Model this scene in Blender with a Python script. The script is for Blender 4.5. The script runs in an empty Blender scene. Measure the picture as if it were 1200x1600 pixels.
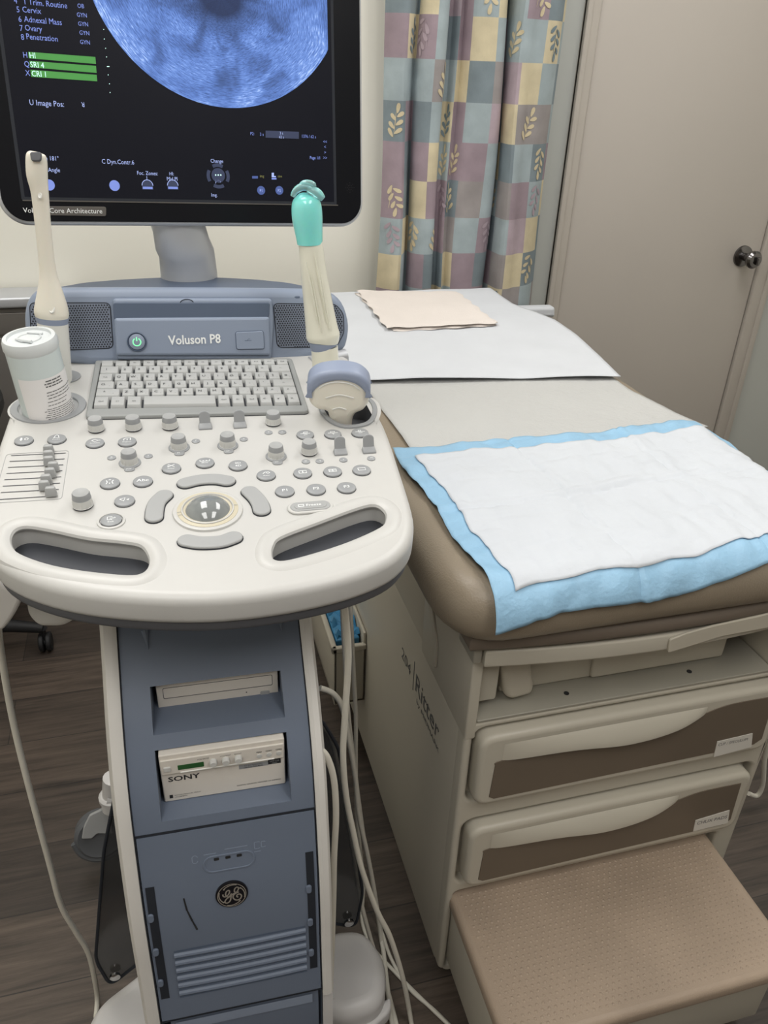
import bpy, bmesh, math, random
from mathutils import Vector, Matrix, noise
from mathutils.geometry import tessellate_polygon
R = math.radians
C = bpy.context.scene.collection
V = Vector
# ------------------------------------------------------------------ camera
FPX = 1250.0
YAW, PITCH, ROLL = R(16.3), R(29.6), R(2.27)
CAM = V((0, 0, 1.42))
_fh = V((math.sin(YAW), math.cos(YAW), 0)); _r0 = V((math.cos(YAW), -math.sin(YAW), 0)); _u0 = V((0, 0, 1))
cw = _fh * math.cos(PITCH) - _u0 * math.sin(PITCH)
_u1 = _fh * math.sin(PITCH) + _u0 * math.cos(PITCH)
cr = _r0 * math.cos(ROLL) + _u1 * math.sin(ROLL)
cu = _u1 * math.cos(ROLL) - _r0 * math.sin(ROLL)
cam_data = bpy.data.cameras.new('camera'); cam = bpy.data.objects.new('camera', cam_data); C.objects.link(cam)
m = Matrix((cr, cu, -cw)).transposed().to_4x4(); m.translation = CAM
cam.matrix_world = m
cam_data.sensor_fit = 'VERTICAL'; cam_data.sensor_height = 32.0; cam_data.lens = 32.0 * FPX / 1600.0
cam_data.clip_start = 0.02
sc = bpy.context.scene; sc.camera = cam
sc.view_settings.view_transform = 'Standard'; sc.view_settings.look = 'None'
sc.view_settings.gamma = 1.0; sc.view_settings.use_curve_mapping = False
sc.view_settings.exposure = 0.06
# ------------------------------------------------------------------ light
world = bpy.data.worlds.new('world'); sc.world = world; world.use_nodes = True
world.node_tree.nodes['Background'].inputs[0].default_value = (1, .985, .965, 1)
world.node_tree.nodes['Background'].inputs[1].default_value = 0.3
def area(name, loc, sx, sy, power, col=(1, .965, .92)):
    l = bpy.data.lights.new(name, 'AREA'); l.shape = 'RECTANGLE'; l.size = sx; l.size_y = sy; l.energy = power; l.color = col
    o = bpy.data.objects.new(name, l); C.objects.link(o); o.location = loc; return o
LAMPS = ((-.30, 1.30, 13), (1.2, 1.25, 12), (-.50, -.42, 11.5), (.75, -.42, 12))  # last two: unseen fill lamps, added to brighten fronts facing the camera
for lx, ly, lp in LAMPS: area('ceiling_lamp_light', (lx, ly, 2.455), .56, 1.16, lp, (1, .995, .985))
# ------------------------------------------------------------------ materials
def mat(name, col, rough=.5, metal=0, spec=.5, bump=None, var=None, trans=0, alpha=1, emit=None, coat=0, ior=1.45, sss=0):
    m = bpy.data.materials.new(name); m.use_nodes = True; nt = m.node_tree; b = nt.nodes['Principled BSDF']
    c = [((x/255) / 12.92 if x/255 <= .04045 else ((x/255 + .055) / 1.055) ** 2.4) for x in col]
    b.inputs['Base Color'].default_value = (*c, 1); b.inputs['Roughness'].default_value = rough
    b.inputs['Metallic'].default_value = metal; b.inputs['Specular IOR Level'].default_value = spec
    b.inputs['Transmission Weight'].default_value = trans; b.inputs['Alpha'].default_value = alpha
    b.inputs['Coat Weight'].default_value = coat; b.inputs['IOR'].default_value = ior
    if sss: b.inputs['Subsurface Weight'].default_value = sss; b.inputs['Subsurface Scale'].default_value = .01
    tc = nt.nodes.new('ShaderNodeTexCoord')
    n = nt.nodes.new('ShaderNodeTexNoise'); n.inputs['Scale'].default_value = (var[1] if var else 12); n.inputs['Detail'].default_value = 4
    nt.links.new(tc.outputs['Object'], n.inputs['Vector'])
    hs = nt.nodes.new('ShaderNodeHueSaturation'); hs.inputs['Color'].default_value = (*c, 1)
    mr = nt.nodes.new('ShaderNodeMapRange'); a = var[0] if var else .02
    mr.inputs['From Min'].default_value = .3; mr.inputs['From Max'].default_value = .7
    mr.inputs['To Min'].default_value = 1 - a; mr.inputs['To Max'].default_value = 1 + a
    nt.links.new(n.outputs['Fac'], mr.inputs['Value']); nt.links.new(mr.outputs['Result'], hs.inputs['Value'])
    nt.links.new(hs.outputs['Color'], b.inputs['Base Color'])
    if emit:
        nt.links.new(hs.outputs['Color'], b.inputs['Emission Color']); b.inputs['Emission Strength'].default_value = emit
    if bump:
        n2 = nt.nodes.new('ShaderNodeTexNoise'); n2.inputs['Scale'].default_value = bump[1]; n2.inputs['Detail'].default_value = 3
        nt.links.new(tc.outputs['Object'], n2.inputs['Vector'])
        bp = nt.nodes.new('ShaderNodeBump'); bp.inputs['Strength'].default_value = bump[0]; bp.inputs['Distance'].default_value = .002
        nt.links.new(n2.outputs['Fac'], bp.inputs['Height']); nt.links.new(bp.outputs['Normal'], b.inputs['Normal'])
    return m
M = dict(
 white=mat('console_white', (194, 193, 190), .38, bump=(.03, 900)),
 rail=mat('rail_white', (212, 209, 204), .42, bump=(.03, 900)),
 foot=mat('foot_grey_white', (205, 203, 202), .4),
 darklip=mat('dark_grey_plastic', (84, 85, 89), .5),
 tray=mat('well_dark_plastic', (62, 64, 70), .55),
 grey=mat('button_grey', (148, 150, 152), .42),
 grey2=mat('light_grey_plastic', (162, 163, 163), .45),
 knobw=mat('knob_white', (200, 200, 197), .4),
 kbframe=mat('keyboard_frame_grey', (148, 150, 149), .45),
 kbwell=mat('keyboard_well', (72, 74, 78), .6),
 key=mat('key_grey', (176, 177, 176), .5),
 ink=mat('black_ink', (38, 38, 40), .6),
 inkgrey=mat('grey_ink', (95, 95, 95), .6),
 winK=mat('white_ink', (236, 238, 238), .5),
 blue=mat('blue_grey_plastic', (136, 147, 166), .45, bump=(.04, 1200), var=(.02, 6)),
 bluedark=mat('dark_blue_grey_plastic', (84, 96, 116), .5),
 bluecol=mat('slate_blue_panel', (107, 117, 134), .48, bump=(.05, 1200), var=(.03, 6)),
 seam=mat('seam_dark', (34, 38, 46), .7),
 grille=mat('speaker_mesh', (126, 134, 150), .45, metal=.3),
 silver=mat('silver_paint', (190, 192, 196), .38, metal=.35),
 chrome=mat('chrome', (190, 190, 190), .12, metal=1),
 steel=mat('steel_knob', (120, 118, 118), .2, metal=1),
 bezel=mat('monitor_glass_black', (20, 21, 25), .3, spec=.2),
 screenoff=mat('screen_black', (20, 21, 28), .35, spec=.15, emit=.35),
 cream=mat('cream_plastic', (230, 225, 212), .4, sss=.05),
 creamw=mat('white_probe_handle', (222, 221, 216), .4),
 probegrey=mat('probe_blue_grey', (142, 152, 174), .4),
 teal=mat('teal_gel', (140, 232, 226), .12, sss=.35, coat=.5),
 sheath=mat('latex_cover', (232, 230, 214), .28, coat=.4),
 gelclear=mat('clear_teal_gel', (205, 250, 250), .06, trans=.7, ior=1.38),
 canw=mat('can_white', (206, 216, 216), .3),
 canlid=mat('can_lid', (208, 212, 213), .35),
 label=mat('can_label', (232, 230, 230), .45),
 cable=mat('cable_cream', (212, 208, 196), .45),
 beige=mat('table_beige', (188, 182, 168), .38, var=(.02, 4)),
 beige2=mat('table_beige_light', (186, 179, 164), .35),
 brownin=mat('drawer_brown', (106, 95, 82), .4),
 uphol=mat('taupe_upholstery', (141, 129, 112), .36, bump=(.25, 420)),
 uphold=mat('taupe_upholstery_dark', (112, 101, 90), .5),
 steptop=mat('step_rubber', (168, 150, 132), .45, bump=(.3, 500), var=(.10, 7)),
 steel2=mat('shelf_metal', (162, 158, 146), .4, metal=.2),
 paper=mat('exam_paper', (186, 186, 184), .8, bump=(.9, 90), var=(.015, 8)),
 sheet=mat('white_drape', (204, 207, 212), .85, bump=(.25, 60)),
 towel=mat('folded_cloth', (220, 212, 206), .9, bump=(.3, 300)),
 padblue=mat('underpad_blue', (146, 186, 214), .5, bump=(.6, 120), var=(.06, 22)),
 padwhite=mat('underpad_white', (202, 206, 212), .85, bump=(1.0, 45)),
 bluebag=mat('blue_plastic', (70, 136, 178), .35),
 wall=mat('wall_cream', (240, 238, 228), .7, bump=(.05, 60), var=(.01, 2)),
 walldk=mat('wall_front_taupe', (120, 112, 104), .7),
 wall2=mat('wall_shaded', (184, 186, 181), .7, bump=(.05, 60), var=(.01, 2)),  # shade on the wall right of the curtain, put into a greyer colour
 door=mat('door_taupe', (190, 183, 175), .45, var=(.015, 3)),
 trim=mat('trim_taupe', (184, 177, 168), .45),
 ceil=mat('ceiling', (225, 222, 215), .8),
 black=mat('black_rubber', (28, 28, 30), .6),
 dgrey=mat('caster_grey', (92, 94, 97), .5),
 cart=mat('cart_grey', (128, 124, 120), .35, metal=.4),
 lcd=mat('lcd_green', (46, 92, 50), .3),
 printer=mat('printer_ivory', (220, 214, 205), .4),
 gecircle=mat('badge_black', (16, 16, 22), .3),
 gesilver=mat('badge_silver', (170, 164, 154), .35, metal=.4),
 sticker=mat('sticker_paper', (208, 204, 196), .6),
 rust=mat('rust_stain', (130, 96, 60), .8, var=(.2, 60)),
 ballring=mat('trackball_ring', (196, 188, 166), .4),
 ball=mat('trackball_grey', (128, 132, 132), .1, coat=1),
 smoke=mat('smoked_plastic', (58, 60, 62), .12, trans=.0, alpha=.62),
 holdclear=mat('holder_translucent', (214, 212, 206), .3, alpha=.85),
 ledgreen=mat('power_green', (120, 240, 160), .4, emit=1.0),
 txt=mat('screen_text', (112, 130, 200), .5, emit=.55),
 txt2=mat('screen_text_pale', (150, 165, 215), .5, emit=.6),
 txtd=mat('screen_dim_blue', (66, 84, 140), .5, emit=.5),
 txty=mat('screen_dim_yellow', (120, 120, 70), .5, emit=.5),
 bar=mat('screen_green_bar', (62, 128, 60), .5, emit=.62),
 bart=mat('screen_bar_text', (190, 230, 225), .5, emit=.7),
 dim=mat('screen_dim_panel', (48, 56, 82), .5, emit=.4),
 tag=mat('bezel_tag', (88, 84, 80), .5),
 lampm=mat('lamp_diffuser', (255, 250, 240), .5, emit=1.5),
)
# ultrasound sector: blue streaked speckle that follows the sector's arcs
def fan_mat():
    m = bpy.data.materials.new('ultrasound_image'); m.use_nodes = True; nt = m.node_tree; b = nt.nodes['Principled BSDF']; L = nt.links.new
    N = lambda t: nt.nodes.new('ShaderNode' + t)
    uv = N('UVMap'); sep = N('SeparateXYZ'); L(uv.outputs[0], sep.inputs[0])     # u = angle, v = radius
    comb = N('CombineXYZ'); 
    mu = N('Math'); mu.operation = 'MULTIPLY'; mu.inputs[1].default_value = 46; L(sep.outputs[0], mu.inputs[0])
    mv = N('Math'); mv.operation = 'MULTIPLY'; mv.inputs[1].default_value = 105; L(sep.outputs[1], mv.inputs[0])
    L(mu.outputs[0], comb.inputs[0]); L(mv.outputs[0], comb.inputs[1])
    n = N('TexNoise'); n.inputs['Scale'].default_value = 1; n.inputs['Detail'].default_value = 5; n.inputs['Roughness'].default_value = .65; L(comb.outputs[0], n.inputs['Vector'])
    n2 = N('TexNoise'); n2.inputs['Scale'].default_value = 3.2; n2.inputs['Detail'].default_value = 2; n2.inputs['Distortion'].default_value = .6
    c2 = N('CombineXYZ'); m3 = N('Math'); m3.operation = 'MULTIPLY'; m3.inputs[1].default_value = 2.6; L(sep.outputs[0], m3.inputs[0]); L(m3.outputs[0], c2.inputs[0]); L(sep.outputs[1], c2.inputs[1]); L(c2.outputs[0], n2.inputs['Vector'])
    rr = N('ValToRGB'); L(sep.outputs[1], rr.inputs[0])
    e = rr.color_ramp.elements; e[0].position = 0; e[0].color = (.05, .05, .05, 1); e[1].position = 1; e[1].color = (1, 1, 1, 1)
    for p, v in ((.16, .04), (.24, .30), (.32, .42), (.42, .80), (.6, .72), (.8, .78)):
        q = rr.color_ramp.elements.new(p); q.color = (v, v, v, 1)
    a = N('Math'); a.operation = 'MULTIPLY_ADD'; a.inputs[1].default_value = 2.4; a.inputs[2].default_value = -.45; L(n.outputs['Fac'], a.inputs[0])
    a2 = N('Math'); a2.operation = 'MULTIPLY_ADD'; a2.inputs[1].default_value = 2.2; a2.inputs[2].default_value = -.30; L(n2.outputs['Fac'], a2.inputs[0]); a2.use_clamp = True
    a3 = N('Math'); a3.operation = 'MAXIMUM'; a3.inputs[1].default_value = .35; L(a2.outputs[0], a3.inputs[0])
    p1 = N('Math'); p1.operation = 'MULTIPLY'; L(a.outputs[0], p1.inputs[0]); L(a3.outputs[0], p1.inputs[1])
    p2 = N('Math'); p2.operation = 'MULTIPLY'; L(p1.outputs[0], p2.inputs[0]); L(rr.outputs[0], p2.inputs[1]); p2.use_clamp = True
    cr_ = N('ValToRGB'); L(p2.outputs[0], cr_.inputs[0]); e = cr_.color_ramp.elements
    e[0].color = (.018, .028, .07, 1); e[1].color = (.42, .58, .95, 1); e[1].position = .95
    q = cr_.color_ramp.elements.new(.45); q.color = (.10, .19, .50, 1)
    q = cr_.color_ramp.elements.new(.75); q.color = (.17, .30, .70, 1)
    b.inputs['Base Color'].default_value = (.01, .01, .012, 1); b.inputs['Roughness'].default_value = .5; b.inputs['Specular IOR Level'].default_value = .1
    L(cr_.outputs[0], b.inputs['Emission Color']); b.inputs['Emission Strength'].default_value = 1.15
    return m
M['fan'] = fan_mat()
def floor_mat():
    m = bpy.data.materials.new('wood_plank_floor'); m.use_nodes = True; nt = m.node_tree; b = nt.nodes['Principled BSDF']; L = nt.links.new
    N = lambda t: nt.nodes.new('ShaderNode' + t)
    tc = N('TexCoord'); br = N('TexBrick'); br.inputs['Scale'].default_value = 1; br.inputs['Brick Width'].default_value = 1.2; br.inputs['Row Height'].default_value = .152
    br.inputs['Mortar Size'].default_value = .0012; br.offset = .37
    br.inputs['Color1'].default_value = (.034, .026, .021, 1); br.inputs['Color2'].default_value = (.076, .057, .044, 1); br.inputs['Mortar'].default_value = (.02, .016, .014, 1)
    L(tc.outputs['Object'], br.inputs['Vector'])
    mp = N('Mapping'); mp.inputs['Scale'].default_value = (2.2, 34, 1); L(tc.outputs['Object'], mp.inputs['Vector'])
    n = N('TexNoise'); n.inputs['Scale'].default_value = 1.6; n.inputs['Detail'].default_value = 8; n.inputs['Roughness'].default_value = .7; n.inputs['Distortion'].default_value = .35; L(mp.outputs[0], n.inputs['Vector'])
    mr = N('MapRange'); mr.inputs[1].default_value = .3; mr.inputs[2].default_value = .75; mr.inputs[3].default_value = .45; mr.inputs[4].default_value = 2.0; L(n.outputs['Fac'], mr.inputs[0])
    hs = N('HueSaturation'); L(br.outputs[0], hs.inputs['Color']); L(mr.outputs[0], hs.inputs['Value']); L(hs.outputs[0], b.inputs['Base Color'])
    b.inputs['Roughness'].default_value = .5
    bp = N('Bump'); bp.inputs['Strength'].default_value = .15; bp.inputs['Distance'].default_value = .002; L(n.outputs['Fac'], bp.inputs['Height']); L(bp.outputs[0], b.inputs['Normal'])
    return m
M['floor'] = floor_mat()
def fabric(name, col):
    return mat(name, col, .85, bump=(.2, 200), var=(.13, 16))
for k, c in dict(c_blue=(158, 170, 174), c_dark=(124, 136, 142), c_yel=(204, 192, 162), c_mau=(152, 136, 144), c_pink=(172, 156, 164), c_tau=(150, 144, 143), c_leafy=(204, 190, 158), c_leafd=(118, 134, 142)).items():
    M[k] = fabric('curtain_' + k[2:], c)
# ------------------------------------------------------------------ pixel rays -> points on real planes
def ray(x, y): return cw + cr * ((x - 600) / FPX) - cu * ((y - 800) / FPX)
def DZ(x, y, z): d = ray(x, y); return CAM + d * ((z - CAM.z) / d.z)
def DY(x, y, yy): d = ray(x, y); return CAM + d * (yy / d.y)
def DX(x, y, xx): d = ray(x, y); return CAM + d * (xx / d.x)
def depth(p): return (V(p) - CAM).dot(cw)
class Frame:
    def __init__(s, o, ex, ey):
        s.o = V(o); s.ex = V(ex).normalized(); e = V(ey); s.en = s.ex.cross(e).normalized(); s.ey = s.en.cross(s.ex)
    def w(s, u, v, h=0): return s.o + s.ex * u + s.ey * v + s.en * h
    def px(s, x, y, h=0):
        d = ray(x, y); t = ((s.o + s.en * h - CAM).dot(s.en)) / d.dot(s.en); p = CAM + d * t - s.o
        return (p.dot(s.ex), p.dot(s.ey))
    def pts(s, L, h=0): return [s.px(x, y, h) for x, y in L]
# ------------------------------------------------------------------ mesh helpers
def smooth(pts, n=5, closed=True):
    out = []; N = len(pts); rng = range(N) if closed else range(N - 1)
    g = lambda i: V(pts[i % N]) if closed else V(pts[max(0, min(N - 1, i))])
    for i in rng:
        p0, p1, p2, p3 = g(i - 1), g(i), g(i + 1), g(i + 2)
        for k in range(n):
            t = k / n
            out.append(.5 * ((2 * p1) + (p2 - p0) * t + (2 * p0 - 5 * p1 + 4 * p2 - p3) * t * t + (3 * p1 - p0 - 3 * p2 + p3) * t ** 3))
    if not closed: out.append(V(pts[-1]))
    return out
def rrect(x0, y0, x1, y1, r, n=5):
    r = min(r, abs(x1 - x0) / 2, abs(y1 - y0) / 2); o = []
    for cx, cy, a in ((x1 - r, y1 - r, 0), (x0 + r, y1 - r, 90), (x0 + r, y0 + r, 180), (x1 - r, y0 + r, 270)):
        for k in range(n + 1):
            t = R(a + 90 * k / n); o.append((cx + r * math.cos(t), cy + r * math.sin(t)))
    return o
def roundpoly(P, r, n=5):
    o = []; N = len(P); P = [V(p[:2]) for p in P]
    for i in range(N):
        a, b, c = P[i - 1], P[i], P[(i + 1) % N]; d1 = (a - b); d2 = (c - b)
        q = min(r, d1.length * .45, d2.length * .45); s = b + d1.normalized() * q; e = b + d2.normalized() * q
        for k in range(n + 1):
            t = k / n; o.append(tuple(s * (1 - t) ** 2 + b * 2 * t * (1 - t) + e * t * t))
    return o
def ell(cx, cy, rx, ry, n=32, a0=0): return [(cx + rx * math.cos(2 * math.pi * k / n + a0), cy + ry * math.sin(2 * math.pi * k / n + a0)) for k in range(n)]
TXT = {}
def _curve_mesh(cu_):
    o = bpy.data.objects.new('t', cu_); C.objects.link(o)
    dg = bpy.context.evaluated_depsgraph_get(); dg.update()
    me = bpy.data.meshes.new_from_object(o.evaluated_get(dg))
    vs = [v.co.copy() for v in me.vertices]; fs = [tuple(p.vertices) for p in me.polygons]
    bpy.data.objects.remove(o); bpy.data.curves.remove(cu_); bpy.data.meshes.remove(me)
    return vs, fs
def textgeo(s, bold=0, shear=0):
    k = (s, bold, shear)
    if k not in TXT:
        c = bpy.data.curves.new('t', 'FONT'); c.body = s; c.size = 1; c.resolution_u = 2; c.offset = bold; c.shear = shear
        TXT[k] = _curve_mesh(c)
    return TXT[k]
class MB:
    def __init__(s): s.bm = bmesh.new(); s.uv = None
    def add(s, vs, fs, mi=0, sm=True):
        n = [s.bm.verts.new(v) for v in vs]; o = []
        for f in fs:
            try: q = s.bm.faces.new([n[i] for i in f]); q.material_index = mi; q.smooth = sm; o.append(q)
            except ValueError: pass
        return n, o
    def prism(s, F, loops, h0, h1, bev=0, mi=0, res=3):
        """solid between heights h0<h1 on frame F, outlines loops (outer, holes)"""
        c = bpy.data.curves.new('t', 'CURVE'); c.dimensions = '2D'; c.fill_mode = 'BOTH'
        d = h1 - h0; bev = min(bev, d / 2 - 1e-5) if bev else 0
        c.extrude = d / 2 - bev; c.bevel_depth = bev; c.bevel_resolution = res; c.offset = -bev
        for lp in loops:
            sp = c.splines.new('POLY'); sp.points.add(len(lp) - 1); sp.use_cyclic_u = True
            for p, q in zip(sp.points, lp): p.co = (q[0], q[1], 0, 1)
        vs, fs = _curve_mesh(c); hm = (h0 + h1) / 2
        return s.add([F.w(v.x, v.y, v.z + hm) for v in vs], fs, mi)
    def text(s, F, st, u, v, size, h=0.0004, mi=0, align='L', bold=0, shear=0, sx=1, rot=0):
        vs, fs = textgeo(st, bold, shear)
        if not vs: return
        x0 = min(q.x for q in vs); x1 = max(q.x for q in vs)
        off = {'L': 0, 'C': -(x0 + x1) / 2, 'R': -x1}[align]
        ca, sa = math.cos(rot), math.sin(rot); P = []
        for q in vs:
            a = (q.x + off) * size * sx; b = q.y * size
            P.append(F.w(u + a * ca - b * sa, v + a * sa + b * ca, h))
        s.add(P, fs, mi, False)
    def poly(s, F, lp, h, mi=0):
        s.add([F.w(p[0], p[1], h) for p in lp], [tuple(range(len(lp)))], mi, False)
    def stroke(s, F, pts, wd, h, mi=0):
        """flat line of width wd along 2D pts"""
        P = [V((p[0], p[1])) for p in pts]; A = []; B = []
        for i, p in enumerate(P):
            t = (P[min(i + 1, len(P) - 1)] - P[max(i - 1, 0)]); t = t.normalized() if t.length else V((1, 0)); n = V((-t.y, t.x)) * wd / 2
            A.append(F.w(*(p + n), h)); B.append(F.w(*(p - n), h))
        n = len(P); s.add(A + B, [(i, i + 1, n + i + 1, n + i) for i in range(n - 1)], mi, False)
    def box(s, a, b, bev=0, mi=0, F=None, seg=3):
        t = bmesh.new(); bmesh.ops.create_cube(t, size=1)
        for v in t.verts: v.co = V([(a[i] + b[i]) / 2 + v.co[i] * (b[i] - a[i]) for i in range(3)])
        if bev: bmesh.ops.bevel(t, geom=list(t.edges), offset=bev, segments=seg, profile=.5, affect='EDGES')
        t.verts.index_update()
        vs = [(F.w(*v.co) if F else v.co.copy()) for v in t.verts]; fs = [tuple(v.index for v in f.verts) for f in t.faces]
        t.free(); return s.add(vs, fs, mi)
    def hexa(s, bot, top, bev=0, mi=0):
        """box from 4 bottom + 4 top world points"""
        t = bmesh.new(); vs = [t.verts.new(p) for p in list(bot) + list(top)]
        for f in ((3, 2, 1, 0), (4, 5, 6, 7), (0, 1, 5, 4), (1, 2, 6, 5), (2, 3, 7, 6), (3, 0, 4, 7)): t.faces.new([vs[i] for i in f])
        bmesh.ops.recalc_face_normals(t, faces=t.faces)
        if bev: bmesh.ops.bevel(t, geom=list(t.edges), offset=bev, segments=2, profile=.5, affect='EDGES')
        t.verts.index_update(); r = s.add([v.co.copy() for v in t.verts], [tuple(v.index for v in f.verts) for f in t.faces], mi); t.free(); return r
    def lathe(s, F, u, v, prof, n=28, mi=0, mis=None, sx=1, sy=1):
        vs = []; fs = []
        for r_, h in prof:
            for k in range(n): a = 2 * math.pi * k / n; vs.append(F.w(u + r_ * sx * math.cos(a), v + r_ * sy * math.sin(a), h))
        for j in range(len(prof) - 1):
            nn, ff = None, None
            for k in range(n): fs.append((j * n + k, j * n + (k + 1) % n, (j + 1) * n + (k + 1) % n, (j + 1) * n + k))
        vs.append(F.w(u, v, prof[0][1])); vs.append(F.w(u, v, prof[-1][1])); a = len(vs) - 2
        for k in range(n): fs.append((a, (k + 1) % n, k)); fs.append((a + 1, (len(prof) - 1) * n + k, (len(prof) - 1) * n + (k + 1) % n))
        _, o = s.add(vs, fs, mi)
        if mis:
            for j, q in enumerate(mis):
                for k in range(n): o[j * n + k].material_index = q
            for f in o[-2 * n:]: pass
            for i in range(n): o[len(o) - 2 * n + 2 * i + 1].material_index = mis[-1]; o[len(o) - 2 * n + 2 * i].material_index = mis[0]
    def tube(s, pts, rad, n=12, mi=0, side=None, flat=1.0, cap=True, mis=None):
        """loft along pts; rad number or list; side = preferred 'wide' axis, flat scales the other axis"""
        P = [V(p) for p in pts]; N = len(P); rr = rad if isinstance(rad, (list, tuple)) else [rad] * N
        ff = flat if isinstance(flat, (list, tuple)) else [flat] * N
        up = None; vs = []; fs = []
        for i, p in enumerate(P):
            t = (P[min(i + 1, N - 1)] - P[max(i - 1, 0)]).normalized()
            if side is not None: a = (V(side) - t * V(side).dot(t)).normalized()
            else:
                if up is None: up = t.orthogonal().normalized()
                a = (up - t * up.dot(t)).normalized(); up = a
            b = t.cross(a)
            for k in range(n): q = 2 * math.pi * k / n; vs.append(p + a * rr[i] * math.cos(q) + b * rr[i] * ff[i] * math.sin(q))
        for j in range(N - 1):
            for k in range(n): fs.append((j * n + k, j * n + (k + 1) % n, (j + 1) * n + (k + 1) % n, (j + 1) * n + k))
        if cap: fs.append(tuple(range(n - 1, -1, -1))); fs.append(tuple((N - 1) * n + k for k in range(n)))
        _, o = s.add(vs, fs, mi)
        if mis:
            for j, q in enumerate(mis):
                for k in range(n): o[j * n + k].material_index = q
    def grid(s, f, nu, nv, mi=0, uvf=None, mif=None):
        vs = [f(i / nu, j / nv) for j in range(nv + 1) for i in range(nu + 1)]
        fs = [(j * (nu + 1) + i, j * (nu + 1) + i + 1, (j + 1) * (nu + 1) + i + 1, (j + 1) * (nu + 1) + i) for j in range(nv) for i in range(nu)]
        n, o = s.add(vs, fs, mi)
        if mif and len(o) == nu * nv:
            for q, fc in enumerate(o): fc.material_index = mif((q % nu + .5) / nu, (q // nu + .5) / nv)
        return n, o
    def build(s, name, mats, parent=None, origin=None, angle=35, recalc=True):
        if recalc: bmesh.ops.recalc_face_normals(s.bm, faces=s.bm.faces)
        me = bpy.data.meshes.new(name)
        og = V(origin) if origin is not None else (V((0, 0, 0)))
        if parent is not None:
            og = PO[parent.name]
        for v in s.bm.verts: v.co -= og
        s.bm.to_mesh(me); s.bm.free()
        for k in (mats if isinstance(mats, (list, tuple)) else [mats]): me.materials.append(M[k])
        me.set_sharp_from_angle(angle=R(angle))
        o = bpy.data.objects.new(name, me); C.objects.link(o)
        if parent is not None: o.parent = parent
        else: o.location = og
        PO[o.name] = og
        return o
PO = {}
def thing(name, label, cat, loc, group=None):
    o = bpy.data.objects.new(name, None); C.objects.link(o); o.location = loc; o.empty_display_size = .05
    PO[o.name] = V(loc); tag(o, label, cat, group); return o
def tag(o, label, cat, group=None):
    o['label'] = label; o['category'] = cat
    if group: o['group'] = group
    return o
def struct(mb, name, mats): o = mb.build(name, mats); o['kind'] = 'structure'; return o
WF = Frame((0, 0, 0), (1, 0, 0), (0, 1, 0))            # world plan frame
def solid(o, t, off=0):
    q = o.modifiers.new('thickness', 'SOLIDIFY'); q.thickness = t; q.offset = off; return o
# ================================================================== ROOM
XL, XR, YF, YB, ZC = -1.35, 2.35, -1.3, 2.22, 2.5
b = MB(); b.box((XL - .1, YF - .1, -.1), (XR + .1, YB + .1, 0)); struct(b, 'floor', 'floor')
b = MB(); b.box((XL - .1, YF - .1, ZC), (XR + .1, YB + .1, ZC + .1)); struct(b, 'ceiling', 'ceil')
b = MB(); b.box((XL - .1, YB, 0), (.90, YB + .1, ZC)); struct(b, 'wall_back', 'wall')
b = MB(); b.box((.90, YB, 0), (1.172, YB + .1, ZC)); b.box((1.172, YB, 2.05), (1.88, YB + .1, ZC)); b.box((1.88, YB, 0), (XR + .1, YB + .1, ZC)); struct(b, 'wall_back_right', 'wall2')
b = MB(); b.box((XL - .1, YF, 0), (XL, YB, ZC)); struct(b, 'wall_left', 'wall')
b = MB(); b.box((XR, YF, 0), (XR + .1, YB, ZC)); struct(b, 'wall_right', 'wall')
b = MB(); b.box((XL - .1, YF - .1, 0), (XR + .1, YF, ZC)); struct(b, 'wall_front', 'walldk')
b = MB(); b.box((XL, YB - .012, 0), (1.12, YB, .1), .003); struct(b, 'baseboard_back', 'trim')
for (cx, cy, _), lb_ in zip(LAMPS, ('fluorescent ceiling troffer above the ultrasound machine', 'fluorescent ceiling troffer above the head of the exam table', 'unseen ceiling fill light added in the front left of the room', 'unseen ceiling fill light added in the front right of the room')):
    t = thing('ceiling_light', lb_, 'ceiling light', (cx, cy, 2.5))
    b = MB(); b.box((cx - .3, cy - .6, 2.47), (cx + .3, cy + .6, 2.5), .004); b.build('frame', 'ceil', t)
    b = MB(); b.box((cx - .28, cy - .58, 2.462), (cx + .28, cy + .58, 2.47)); b.build('diffuser', 'lampm', t)
# door: slab flush in a casing on the back wall
DL, DR = DY(884, 394, YB).x, DY(1186, 394, YB).x
WL = DY(862, 394, YB).x
b = MB(); b.box((DL, YB - .004, .01), (DR, YB + .035, 2.02), .002)
d = struct(b, 'door_1', 'door')
for n_, x0, x1 in (('trim_1', WL, DL - .004), ('trim_2', DR + .004, DR + .06)):
    b = MB(); b.box((x0, YB - .016, 0), (x1, YB + .02, 2.08), .005); b.box((x0 + (0 if n_ == 'trim_1' else .035), YB - .022, 0), (x0 + (.016 if n_ == 'trim_1' else .055), YB, 2.08), .003); struct(b, n_, 'trim')
b = MB(); b.box((WL, YB - .016, 2.02), (DR + .06, YB + .02, 2.09), .005); struct(b, 'trim_3', 'trim')
k = DY(1160, 400, YB - .004)
DF = Frame(k, (1, 0, 0), (0, 0, 1))
b = MB(); b.lathe(DF, 0, 0, [(.033, 0), (.032, .006), (.022, .011), (.012, .014), (.011, .03), (.016, .036), (.026, .048), (.027, .058), (.021, .066), (.008, .069)], 32)
b.box((-.005, -.012, .069), (.005, .012, .082), .002, F=DF)
ob = b.build('door_knob', 'steel', d)
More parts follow.
